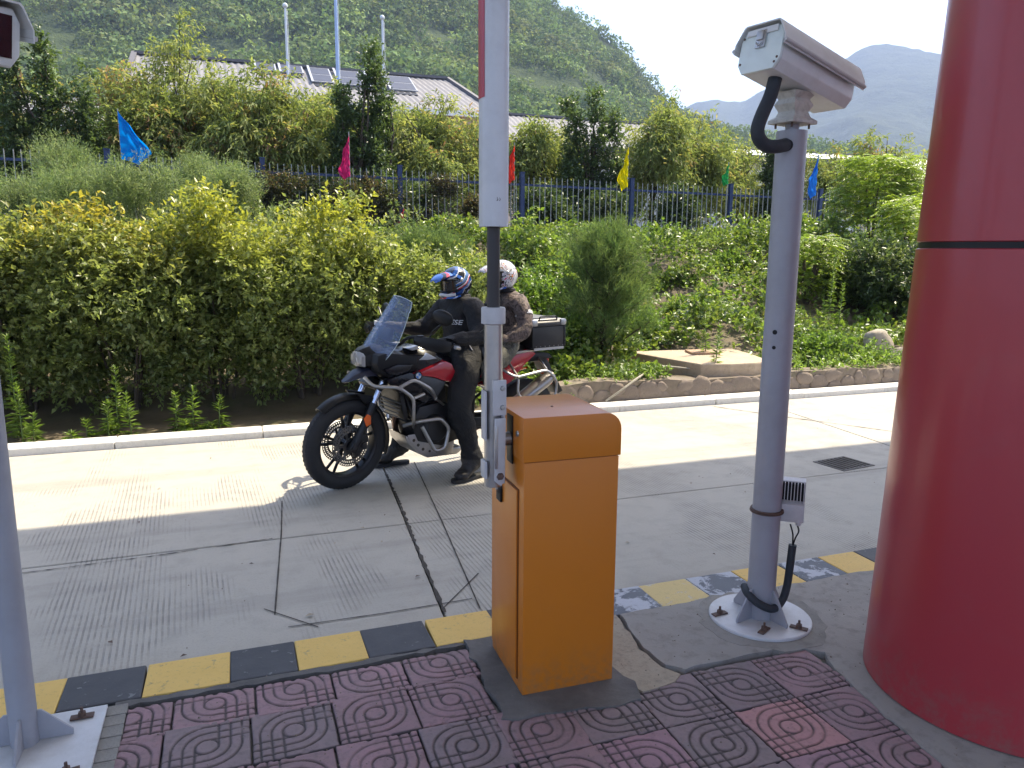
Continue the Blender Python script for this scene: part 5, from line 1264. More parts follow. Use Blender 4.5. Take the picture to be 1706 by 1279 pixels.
# front mudguard
m = MB(); rings = []
for k in range(19):
    a = R(52)+R(150)*k/18; rr = .362+.006*sin(k*.4); wd = .070*(1-.35*abs(k/18-.5)) ; c = Vector((rr*cos(a), 0, .332+rr*sin(a)))
    n = Vector((cos(a), 0, sin(a))); ring = []
    for j in range(9):
        u = -1+2*j/8; ring.append(c+Vector((0, u*wd, 0))-n*(.030*abs(u)**2.4))
    for j in range(9):
        u = 1-2*j/8; ring.append(c+Vector((0, u*wd*.93, 0))-n*(.030*abs(u)**2.4+.006))
    rings.append(ring)
m.loft(rings); m.xf(steer); m.build("front_mudguard", M['black_plastic'], mo, smooth=60)
for s in (-1, 1):
    m = MB(); m.prism([(-.04, .705), (-.20, .665), (-.165, .60), (-.12, .61)], s*.058, s*.076, 1); m.xf(steer); m.build("mudguard_bracket", M['black_plastic'], mo, bevel=.004)
# beak, headlight, fairing
def lp_(pts): return [Vector(p) for p in pts]
m = MB(); rings = []
for x, zt, zb, w in ((.005, .772, .766, .030), (-.025, .800, .770, .058), (-.06, .838, .785, .078), (-.13, .868, .800, .092), (-.22, .872, .805, .10)):
    rings.append(lp_([(x, -w, zb+.008), (x, -w*.8, (zt+zb)/2+.01), (x, -w*.3, zt), (x, w*.3, zt), (x, w*.8, (zt+zb)/2+.01), (x, w, zb+.008), (x, w*.5, zb), (x, -w*.5, zb)]))
m.loft(rings); m.build("beak", pm("dark_blue_black_beak", (.022, .024, .042), .35), mo, bevel=.004)
m = MB(); rings = []
for x, zt, zb, w in ((-.105, .985, .875, .060), (-.13, 1.0, .868, .095), (-.19, 1.02, .86, .12), (-.27, 1.02, .84, .13)):
    rings.append(lp_([(x, -w, zb+.02), (x, -w*.95, zt-.045), (x, -w*.45, zt), (x, w*.45, zt), (x, w*.95, zt-.045), (x, w, zb+.02), (x, w*.4, zb), (x, -w*.4, zb)]))
m.loft(rings); hd = m.build("headlight", M['black_plastic'], mo, bevel=.004)
for s in (-1, 1):
    m = MB(); m.lathe([(.001, -.045), (.024, -.036), (.041, -.004), (.046, .0)], (-.113, s*.046, .930), (1, s*.28, .06), 24); m.build("reflector_bowl", M['reflector'], hd)
    m = MB(); m.ball((-.138, s*.045, .930), .011, 10, 8); m.build("bulb", M['arm_white'], hd)
m = MB(); m.loft([lp_([(x, -w, z0), (x, -w*1.02, z1-.03), (x, -w*.4, z1), (x, w*.4, z1), (x, w*1.02, z1-.03), (x, w, z0), (x, 0, z0-.012)]) for x, w, z0, z1 in ((-.125, .097, .880, .985), (-.100, .088, .885, .978), (-.090, .05, .90, .965))]); m.build("lens", M['lens'], hd, smooth=50)
# windshield
def screen_pt(u, v):
    """u across -1..1, v up 0..1"""
    w = .205*(1-v)**.9*1.0+.100*v+.030*sin(v*pi); 
    if v < .25: w *= .80+.8*v
    x = -.125-.285*v**.92; z = .965+.395*v
    return Vector((x-.115*u*u*(1-.25*v), u*w, z-.045*u*u*(1-.4*v)-.02*abs(u)**4*(v > .8)))
m = MB(); V = []; nu, nv = 20, 18
for j in range(nv+1):
    for i in range(nu+1): V.append(screen_pt(-1+2*i/nu, j/nv))
for j in range(nv+1):
    for i in range(nu+1): V.append(screen_pt(-1+2*i/nu, j/nv)+Vector((-.0035, 0, -.001)))
K = (nu+1)*(nv+1); F = []
for j in range(nv):
    for i in range(nu): q = j*(nu+1)+i; F += [(q, q+1, q+nu+2, q+nu+1), (K+q+nu+1, K+q+nu+2, K+q+1, K+q)]
m.add(V, F); m.build("windshield", M['screen'], mo, smooth=60)
edge = [screen_pt(-1, j/14) for j in range(15)]+[screen_pt(-1+2*i/14, 1) for i in range(1, 14)]+[screen_pt(1, 1-j/14) for j in range(15)]
m = MB(); m.tube(edge, .0028, 6); m.build("windshield_edge", pm("clear_edge", (.42, .50, .50), .2, coat=.6), mo)
m = MB(); m.tube([screen_pt(-1+2*i/12, .03)+Vector((.004, 0, -.004)) for i in range(13)], .009, 8); m.build("screen_mount", M['black_plastic'], mo)
m = MB(); m.box((-.33, 0, 1.09), (.03, .20, .09), Matrix.Rotation(R(-20), 3, 'Y')); m.build("instrument_panel", M['black_gloss'], mo, bevel=.01)
# bodywork side panels
def side(name, poly, y0, y1, mat, bevel=.008, both=True, tw=.92):
    for s in ((1, -1) if both else (1,)):
        m = MB(); m.prism(poly, s*y0, s*y1, 1, tw); m.build(name, mat, mo, bevel=bevel)
side("fairing", [(-.15, .90), (-.165, .975), (-.26, .99), (-.44, .96), (-.60, .935), (-.63, .87), (-.50, .84), (-.42, .80), (-.33, .755), (-.25, .79), (-.18, .83)], .075, .168, M['black_plastic'], .012, tw=.86)
side("fairing_wing", [(-.20, .865), (-.33, .90), (-.48, .885), (-.44, .84), (-.34, .80), (-.24, .82)], .12, .192, M['black_gloss'], .008, tw=.8)
side("lower_fairing", [(-.20, .80), (-.42, .84), (-.50, .79), (-.56, .70), (-.62, .62), (-.54, .58), (-.44, .64), (-.34, .68)], .10, .205, M['black_gloss'], .015)
side("red_panel", [(-.445, .815), (-.60, .862), (-.715, .892), (-.765, .868), (-.805, .79), (-.785, .715), (-.70, .735), (-.60, .775), (-.50, .795)], .13, .212, M['moto_red'], .012)
side("grey_panel", [(-.44, .80), (-.52, .80), (-.62, .775), (-.72, .735), (-.70, .69), (-.64, .62), (-.56, .60), (-.50, .70)], .12, .203, M['moto_grey'], .012)
side("silver_trim", [(-.50, .905), (-.575, .955), (-.66, .905), (-.58, .90)], .08, .175, M['moto_silver'], .006)
side("silver_trim", [(-.42, .995), (-.50, 1.01), (-.53, .985), (-.46, .975)], .06, .16, M['moto_silver'], .004)
m = MB(); rings = []
for x, zt, zb, w in ((-.36, .97, .80, .13), (-.50, 1.01, .78, .17), (-.66, .99, .76, .165), (-.80, .91, .74, .11), (-.90, .87, .72, .08)):
    rings.append(lp_([(x, -w, zb), (x, -w, zt-.07), (x, -w*.6, zt-.01), (x, 0, zt), (x, w*.6, zt-.01), (x, w, zt-.07), (x, w, zb)]))
m.loft(rings); m.build("tank", M['black_gloss'], mo, smooth=60, bevel=.006)
m = MB(); rings = []
for x, zt, zb, w in ((-.78, .875, .80, .07), (-.92, .865, .79, .14), (-1.10, .88, .80, .15), (-1.20, .93, .82, .15), (-1.40, .95, .84, .14), (-1.52, .93, .86, .10)):
    rings.append(lp_([(x, -w, zb), (x, -w*1.02, zt-.03), (x, -w*.7, zt), (x, w*.7, zt), (x, w*1.02, zt-.03), (x, w, zb)]))
m.loft(rings); m.build("seat", M['seat'], mo, smooth=60, bevel=.012)
side("tail_panel", [(-1.06, .66), (-1.12, .78), (-1.30, .86), (-1.52, .915), (-1.60, .88), (-1.46, .78), (-1.34, .66), (-1.2, .60)], .09, .155, M['moto_red'], .010)
side("tail_insert", [(-1.48, .90), (-1.60, .88), (-1.74, .86), (-1.78, .82), (-1.62, .80), (-1.47, .80)], .03, .13, M['black_plastic'], .008)
m = MB(); m.box((-1.77, 0, .80), (.03, .12, .05)); m.build("tail_lamp", pm("red_lens", (.4, .01, .01), .15, coat=.6), mo, bevel=.008)
m = MB(); m.prism([(-1.70, .80), (-1.76, .80), (-1.93, .52), (-1.88, .50)], -.07, .07, 1); m.build("rear_mudguard", M['black_plastic'], mo, bevel=.006)
# engine, frame, radiator, exhaust
m = MB(); m.prism([(-.50, .30), (-.44, .44), (-.52, .56), (-.72, .58), (-.90, .50), (-.96, .38), (-.90, .28), (-.70, .24)], -.15, .15, 1); eng = m.build("engine", M['engine'], mo, bevel=.02)
m = MB(); m.lathe([(.0, .045), (.085, .040), (.105, .020), (.110, 0)], (-.64, .15, .385), (0, 1, 0), 32); m.build("crank_cover", M['engine'], eng)
m = MB(); m.lathe([(.0, .035), (.06, .030), (.075, 0)], (-.82, .15, .42), (0, 1, 0), 28); m.build("sprocket_cover", M['engine'], eng)
for k in range(8): m = MB(); m.box((-.545-.012*k, 0, .50+.026*k), (.20, .24, .008), Matrix.Rotation(R(18), 3, 'Y')); m.build("cooling_fin", M['engine'], eng, smooth=0)
m = MB(); m.prism([(-.52, .50), (-.48, .64), (-.58, .76), (-.76, .72), (-.78, .54)], -.095, .095, 1); m.build("cylinder", M['engine'], eng, bevel=.01)
m = MB(); m.box((-.385, 0, .60), (.035, .30, .24), Matrix.Rotation(R(12), 3, 'Y')); rd = m.build("radiator", M['black_frame'], mo, bevel=.004)
for k in range(9):
    m = MB(); m.box((-.363-.0055*k+.022, 0, .505+.024*k), (.012, .30, .008), Matrix.Rotation(R(-35), 3, 'Y')); m.build("grille_slat", M['moto_grey'], rd, smooth=0)
for s in (-1, 1):
    m = MB(); m.tube(round_corner([(-.34, s*.06, .90), (-.50, s*.13, .78), (-.80, s*.14, .74), (-1.0, s*.12, .60), (-.98, s*.12, .36)], .05), .019, 10); m.tube(round_corner([(-.38, s*.06, .82), (-.47, s*.12, .50), (-.55, s*.12, .28), (-.95, s*.13, .28)], .05), .015, 10); m.tube([(-.95, s*.12, .66), (-1.3, s*.13, .80), (-1.7, s*.09, .84)], .014, 10); m.tube([(-1.0, s*.12, .56), (-1.4, s*.12, .78)], .012, 8); m.build("frame_tube", M['black_frame'], mo)
    m = MB(); m.bar((-.95, s*.10, .38), (-1.56, s*.115, .325), .035, .07); m.cyl((-1.56, s*.10, .325), (-1.56, s*.14, .325), .022, n=12); m.build("swingarm", M['black_frame'], mo, bevel=.008)
m = MB(); m.tube(round_corner([(-.50, -.05, .56), (-.42, -.07, .46), (-.46, -.11, .30), (-.62, -.12, .20), (-1.0, -.05, .24), (-1.25, .17, .43)], .07), .022, 12); m.build("exhaust_pipe", pm("heat_stained_pipe", (.20, .13, .10), .35, metal=.9, var=.3), mo)
m = MB(); m.tube([(-1.22, .19, .42), (-1.28, .195, .46), (-1.62, .215, .66), (-1.69, .22, .70)], [.035, .062, .066, .045], 24, flat=.8); m.build("muffler", pm("brushed_muffler", (.30, .28, .27), .35, metal=.9, var=.15, bump=.1), mo)
m = MB(); m.tube([(-1.56+.10*cos(q), .085, .325+.10*sin(q)) for q in np.linspace(pi/2, 3*pi/2, 9)]+[(-.86, .085, .36), (-.84, .085, .40), (-.86, .085, .44)], .009, 6, closed=True); m.build("chain", M['engine'], mo)
m = MB(); m.tube([(-1.06, 0, .45), (-1.0, 0, .74)], .03, 12); m.build("shock", pm("shock_spring", (.3, .3, .32), .4, metal=.5), mo)
# skid plate with holes look: plate plus dark discs
m = MB(); m.prism([(-.405, .36), (-.425, .30), (-.50, .215), (-.585, .165), (-.84, .155), (-.90, .19), (-.88, .21), (-.62, .20), (-.53, .245), (-.45, .33)], -.135, .135, 1); sk_ = m.build("skid_plate", M['steel'], mo, bevel=.004)
m = MB(); m.prism([(-.42, .36), (-.44, .31), (-.52, .225), (-.60, .175), (-.80, .165), (-.82, .30), (-.60, .36)], .1365, .142, 1); m.build("side_plate", M['alu'], sk_, bevel=.003)
for x, z, r_ in ((-.47, .315, .012), (-.505, .275, .012), (-.545, .238, .012), (-.60, .215, .010), (-.66, .205, .010)):
    m = MB(); m.cyl((x, .1425, z), (x, .1435, z), r_, n=12); m.build("plate_hole", M['joint'], sk_)
# crash bars both sides
for s in (1, -1):
    def cb(pts, r=.0125, rc=.04): 
        m = MB(); m.tube(round_corner([(a, s*b, c) for a, b, c in pts], rc, 4), r, 12); m.build("crash_bar", M['steel'], mo)
    cb([(-.10, .13, .815), (-.13, .20, .755), (-.297, .27, .742), (-.403, .275, .655), (-.401, .27, .50), (-.46, .16, .42)])
    cb([(-.297, .27, .742), (-.41, .275, .790), (-.55, .27, .705), (-.61, .22, .625)])
    cb([(-.61, .22, .625), (-.70, .18, .56)], .009)
    cb([(-.403, .275, .655), (-.50, .25, .672)], .012)
    cb([(-.40, .12, .43), (-.46, .25, .478), (-.62, .275, .485), (-.69, .275, .405), (-.655, .275, .262), (-.575, .265, .245), (-.475, .255, .44)], .014, .03)
    m = MB(); m.ball((-.61, s*.22, .625), .017, 12, 8); m.build("bar_joint", M['steel'], mo)
# handlebar, guards, mirrors
m = MB(); m.tube(arc_pts([tuple(steer(p)) for p in [(-.585, .40, 1.055), (-.50, .30, 1.085), (-.41, .17, 1.085), (-.38, .08, 1.02), (-.38, -.08, 1.02), (-.41, -.17, 1.085), (-.50, -.30, 1.085), (-.585, -.40, 1.055)]], 5), .012, 10); m.build("handlebar", M['black_frame'], mo)
for s in (-1, 1):
    m = MB(); m.cyl(steer((-.535, s*.335, 1.068)), steer((-.60, s*.415, 1.050)), .018, n=14); m.build("grip", M['rubber'], mo)
    m = MB(); rings = []
    for k in range(9):
        u = k/8; x = -.555+.18*u+.03*sin(u*pi); y = .455-.19*u**1.8; h = .020+.034*sin(pi*(.18+.74*u)); z = 1.055+.03*u
        rings.append([steer(p) for p in [(x, s*y, z-h*.9), (x+.012, s*(y+.014), z), (x, s*y, z+h*.8), (x-.006, s*(y-.006), z)]])
    m.loft(rings); m.build("handguard", M['black_plastic'], mo, smooth=50)
    m = MB(); m.tube([steer(p) for p in [(-.60, s*.445, 1.045), (-.64, s*.44, 1.035), (-.645, s*.42, 1.055), (-.61, s*.412, 1.06)]], [.014, .016, .014, .010], 10); m.build("bar_end", M['alu'], mo)
    m = MB(); m.tube([steer(p) for p in [(-.50, s*.28, 1.09), (-.51, s*.30, 1.14), (-.53, s*.36, 1.195), (-.545, s*.40, 1.215)]], .0065, 8); mi = m.build("mirror", M['black_frame'], mo)
    m = MB(); m.ball((-.555, s*.425, 1.225), (.024, .085, .054), 20, 12, STE @ Matrix.Rotation(s*R(-10), 3, 'X') @ Matrix.Rotation(s*R(18), 3, 'Z')); m.build("mirror_shell", M['black_plastic'], mi, bevel=0)
    m = MB(); m.tube([steer(p) for p in [(-.47, s*.26, 1.085), (-.46, s*.33, 1.07), (-.50, s*.41, 1.06)]], .005, 6); m.build("lever", M['alu'], mo)
m = MB(); m.box(steer((-.455, .235, 1.09)), (.05, .04, .035)); m.box(steer((-.46, -.235, 1.09)), (.05, .04, .035)); m.cyl(steer((-.42, -.21, 1.12)), steer((-.42, -.21, 1.16)), .024, n=16); m.build("switch_gear", M['black_plastic'], mo, bevel=.006)
m = MB(); m.cyl(steer((-.40, -.20, 1.12)), steer((-.40, -.20, 1.15)), .027, n=16); m.build("fluid_reservoir", M['arm_white'], mo, bevel=.004)
for s in (-1, 1):
    m = MB(); m.ball((-1.655, s*.235, .665), (.022, .022, .045), 14, 8); m.cyl((-1.66, s*.08, .72), (-1.655, s*.22, .68), .009, n=8); m.build("rear_indicator", M['orange_lens'], mo)
    # pannier frame
    m = MB(); m.tube(round_corner([(-1.20, s*.14, .80), (-1.31, s*.25, .715), (-1.60, s*.27, .755), (-1.70, s*.27, .66), (-1.69, s*.27, .53), (-1.40, s*.27, .52), (-1.31, s*.27, .58), (-1.325, s*.26, .70)], .05, 4), .0105, 10); m.tube([(-1.30, s*.13, .85), (-1.33, s*.26, .71)], .0095, 8); m.tube([(-1.62, s*.12, .84), (-1.60, s*.26, .755)], .0095, 8); m.build("pannier_rack", M['steel'], mo)
    m = MB(); m.cyl((-1.14, s*.12, .44), (-1.14, s*.25, .43), .014, n=10); m.bar((-1.06, s*.12, .55), (-1.14, s*.14, .43), .03, .015, (0, 1, 0)); m.build("rear_footrest", M['black_frame'], mo, bevel=.003)
    m = MB(); m.cyl((-.90, s*.12, .33), (-.90, s*.26, .32), .014, n=10); m.build("footrest", M['black_frame'], mo)
    m = MB(); m.tube(round_corner([(-1.25, s*.14, .87), (-1.45, s*.17, .90), (-1.68, s*.13, .90), (-1.78, s*.06, .90)], .04), .010, 8); m.build("grab_rail", M['steel'], mo)
m = MB(); m.box((-1.66, 0, .895), (.26, .22, .012)); m.build("luggage_plate", M['black_frame'], mo, bevel=.003)
# round tank badge: quartered disc
bd = MB(); cen = Vector((-.478, .2085, .800))
for s in (1, -1):
    c = Vector((cen.x, s*cen.y, cen.z)); nrm = Vector((0, s, 0))
    bmesh_ = MB(); bmesh_.lathe([(0, .0035), (.030, .0035), (.032, 0), (.032, -.008)], c, nrm, 32); b0 = bmesh_.build("badge", M['black_gloss'], mo)
    w_ = MB(); w_.lathe([(.0205, .0042), (.0225, .0042)], c, nrm, 32); w_.build("ring", M['moto_silver'], b0)
    for q in range(4):
        mq = MB(); pts = [c+nrm*.0045]+[c+nrm*.0045+Vector((cos(a)*.0203, 0, sin(a)*.0203)) for a in np.linspace(q*pi/2, (q+1)*pi/2, 8)]
        mq.add(pts, [tuple(range(len(pts)))]); mq.build("quarter", M['arm_white'] if q % 2 == (0 if s > 0 else 1) else pm("badge_blue", (.02, .16, .5), .3), b0, smooth=0)

# top box sits on the luggage plate: a thing of its own
def mloc(x, y, z): 
    c, s_ = cos(MH), sin(MH); return (MO[0]+c*x-s_*y, MO[1]+s_*x+c*y, z)
tb = empty("top_box", mloc(-1.67, 0, .902), MH, "black aluminium top box with silver edges behind the passenger", "luggage box")
m = MB(); m.prism([(.155, 0), (.165, .03), (.165, .185), (-.165, .185), (-.165, .03), (-.13, 0)], -.20, .20, 1); m.build("box_body", pm("black_box_alu", (.018, .018, .02), .5, metal=.2, var=.1), tb, bevel=.008)
m = MB(); m.loft([lp_([(.168, -.203, .188), (.168, .203, .188), (-.168, .203, .188), (-.168, -.203, .188)]), lp_([(.168, -.203, .215), (.168, .203, .215), (-.168, .203, .215), (-.168, -.203, .215)]), lp_([(.138, -.173, .245), (.138, .173, .245), (-.138, .173, .245), (-.138, -.173, .245)])]); ld = m.build("lid", pm("dark_lid", (.05, .05, .052), .4, metal=.3), tb, bevel=.004)
m = MB(); m.box((0, 0, .247), (.22, .29, .006)); m.build("lid_pad", pm("grey_lid", (.14, .14, .14), .5), ld, bevel=.002)
for sx in (-1, 1):
    for sy in (-1, 1):
        m = MB(); m.box((sx*.160, sy*.196, .10), (.018, .016, .17)); m.build("corner_guard", M['black_frame'], tb, bevel=.004)
        m = MB(); m.box((sx*.145, sy*.18, .214), (.055, .055, .05)); m.build("lid_corner", M['steel'], tb, bevel=.012)
for s in (1, -1):
    for k in range(7): m = MB(); m.ball((-.14+.045*k, s*.2015, .028), .004, 8, 6); m.build("rivet", M['steel'], tb)
    m = MB(); m.tube(round_corner([(-.09, s*.185, .235), (-.085, s*.185, .262), (.085, s*.185, .262), (.09, s*.185, .235)], .015), .006, 8); m.build("lid_handle", M['black_frame'], tb)
    m = MB(); m.box((0, s*.202, .008), (.30, .004, .020)); m.build("bottom_strip", M['alu'], tb, smooth=0)
# ------------------------------------------------------------------ riders
def fabric(name, fn, rough=.8, wr=.5):
    t = NT(name); co = t.co(); c = fn(t, co)
    n1 = t.noise(co, 13, 4, .65, 1.4); n2 = t.noise(co, 260, 2)
    nm = t.bump(n1, wr, .03); nm = t.bump(n2, .25, .001, nm)
    return t.fin(t.bsdf(c, rough-.06, spec=.3, normal=nm))
M['suit_black'] = fabric("black_riding_suit", lambda t, co: t.mix(t.noise(co, 5, 4), (.010, .010, .012), (.020, .020, .022)))
M['trousers_black'] = fabric("black_riding_trousers", lambda t, co: t.mix(t.noise(co, 6, 4), (.009, .009, .010), (.022, .021, .020)))
M['glove'] = fabric("black_glove", lambda t, co: t.mix(t.noise(co, 30, 3), (.012, .012, .013), (.04, .04, .042)), .6)
M['boot'] = fabric("dark_boot", lambda t, co: t.mix(t.noise(co, 12, 3), (.013, .012, .012), (.05, .045, .042)), .5)
M['skin'] = pm("face_skin", (.42, .24, .16), .5, var=.06)
M['camo_jacket'] = fabric("brown_camo_jacket", lambda t, co: t.ramp(t.noise(co, 15, 3, .6, 1.6), [(.0, (.025, .020, .020)), (.42, (.05, .038, .036)), (.49, (.15, .115, .10)), (.57, (.20, .155, .135)), (.60, (.03, .025, .025)), (.66, (.14, .11, .10))]))
M['camo_trousers'] = fabric("olive_camo_trousers", lambda t, co: t.ramp(t.noise(co, 14, 4, .6, 1.0), [(.0, (.03, .03, .025)), (.45, (.06, .058, .045)), (.52, (.14, .135, .11)), (.60, (.045, .042, .035))]))
M['white_band'] = pm("white_reflective_band", (.62, .62, .64), .5)
def helmet_mat(name, stops, dirv, amp, nsc, rep=1.0):
    """diagonal painted bands, slightly wavy"""
    t = NT(name); co = t.co(); d = t.n("ShaderNodeVectorMath", operation='DOT_PRODUCT'); t.l(co, d.inputs[0]); d.inputs[1].default_value = dirv
    v = t.math('ADD', d.outputs['Value'], t.math('MULTIPLY', t.math('SUBTRACT', t.noise(co, nsc, 1.5, .5, .5), .5), amp))
    v = t.math('FRACT', t.math('ADD', t.math('MULTIPLY', v, rep), .5))
    return t.fin(t.bsdf(t.ramp(v, stops, 'CONSTANT'), .16, coat=.7))
M['helmet_a'] = helmet_mat("blue_red_white_helmet", [(0, (.010, .012, .02)), (.16, (.60, .62, .66)), (.20, (.02, .08, .30)), (.36, (.010, .02, .06)), (.46, (.50, .02, .03)), (.53, (.62, .64, .68)), (.58, (.012, .014, .025)), (.70, (.02, .12, .34)), (.84, (.60, .62, .66)), (.89, (.012, .014, .02))], (3.2, 0, 4.4), .55, 7.0, 1.3)
M['helmet_b'] = helmet_mat("white_graffiti_helmet", [(0, (.62, .62, .65)), (.22, (.04, .04, .05)), (.30, (.64, .64, .66)), (.40, (.55, .05, .18)), (.44, (.64, .64, .66)), (.56, (.70, .22, .02)), (.60, (.05, .05, .05)), (.68, (.60, .60, .64)), (.86, (.10, .10, .13)), (.90, (.62, .62, .65))], (2.0, 0, 2.6), 1.8, 14, 1.5)
M['peak_a'] = helmet_mat("blue_helmet_peak", [(0, (.03, .12, .46)), (.34, (.55, .60, .74)), (.42, (.03, .14, .50)), (.62, (.50, .02, .03)), (.72, (.012, .014, .03)), (.86, (.03, .12, .46))], (5.0, 0, 6.0), .25, 7.0, 1.0)
M['visor'] = pm("dark_goggle", (.014, .010, .010), .1, coat=.8)

def skin_body(name, joints, bones, mats, region, parent, wrinkle=.006, seed=0, sub=3):
    """joints: name -> (pos, (rx, ry)); bones: pairs; region(p) -> material index"""
    me = bpy.data.meshes.new(name); names = list(joints); idx = {n: i for i, n in enumerate(names)}
    me.from_pydata([joints[n][0] for n in names], [(idx[a], idx[b]) for a, b in bones], []); me.update()
    o = bpy.data.objects.new(name, me); COL.objects.link(o)
    md = o.modifiers.new("skin", 'SKIN'); md.use_smooth_shade = True; md.branch_smoothing = .6
    for i, n in enumerate(names):
        r = joints[n][1]; sv = me.skin_vertices[0].data[i]; k_ = 1.0 if '_f' in n or '_t' in n else (1.28 if n[:2] in ('th', 'kn', 'sh', 'an', 'he', 'to', 'ti', 'ua', 'el', 'wr') else 1.26); sv.radius = (r[0]*k_, r[1]*k_) if isinstance(r, tuple) else (r*k_, r*k_); sv.use_root = (i == 0)
    s = o.modifiers.new("sub", 'SUBSURF'); s.levels = sub; s.render_levels = sub
    dg = bpy.context.evaluated_depsgraph_get(); ev = o.evaluated_get(dg); new = bpy.data.meshes.new_from_object(ev)
    bpy.data.objects.remove(o); bpy.data.meshes.remove(me)
    new.name = name; new.materials.clear()
    for m_ in mats: new.materials.append(m_)
    n = len(new.vertices); co = np.empty(n*3); new.vertices.foreach_get("co", co); co = co.reshape(-1, 3); nr = np.empty(n*3); new.vertices.foreach_get("normal", nr); nr = nr.reshape(-1, 3)
    d = (vn(co, .085, seed)-.5)*2*wrinkle+(np.abs(vn(co*np.array([1, 1, 2.2]), .05, seed+4)-.5)-.2)*1.9*wrinkle
    hand = np.array([min((Vector(p)-Vector(joints[h][0])).length for h in ('handL', 'handR') if h in joints) if 'handL' in joints else 1 for p in co]) < .12
    d[hand] *= .1
    new.vertices.foreach_set("co", (co+nr*d[:, None]).ravel())
    for p in new.polygons: p.material_index = region(p.center)
    new.shade_smooth(); return link_mesh(name, new, parent)
def fingers(J, B, h, base, fwd, side_, down, curl=1.0):
    """five fingers rooted in the palm h, curling down round the grip"""
    b = Vector(base); f = Vector(fwd).normalized(); s = Vector(side_).normalized(); d = Vector(down).normalized()
    for k, (o, L) in enumerate(((-.030, .062), (-.010, .070), (.010, .066), (.029, .052))):
        p1 = b+s*o+f*.045; p2 = p1+f*L*.40+d*L*.18*curl; p3 = p2+f*L*.12+d*L*.42*curl; p4 = p3-f*L*.28+d*L*.22*curl
        for i, (p, r) in enumerate(((p1, .0105), (p2, .0098), (p3, .0092), (p4, .0082))): J['%s_f%d%d' % (h, k, i)] = (tuple(p), r)
        B += [(h, '%s_f%d0' % (h, k)), ('%s_f%d0' % (h, k), '%s_f%d1' % (h, k)), ('%s_f%d1' % (h, k), '%s_f%d2' % (h, k)), ('%s_f%d2' % (h, k), '%s_f%d3' % (h, k))]
    p1 = b+s*-.036+f*.005+d*.008; p2 = p1+s*-.008+f*.028+d*.022; p3 = p2+f*.016+d*.018+s*.012
    for i, (p, r) in enumerate(((p1, .013), (p2, .0115), (p3, .0095))): J['%s_t%d' % (h, i)] = (tuple(p), r)
    B += [(h, h+'_t0'), (h+'_t0', h+'_t1'), (h+'_t1', h+'_t2')]
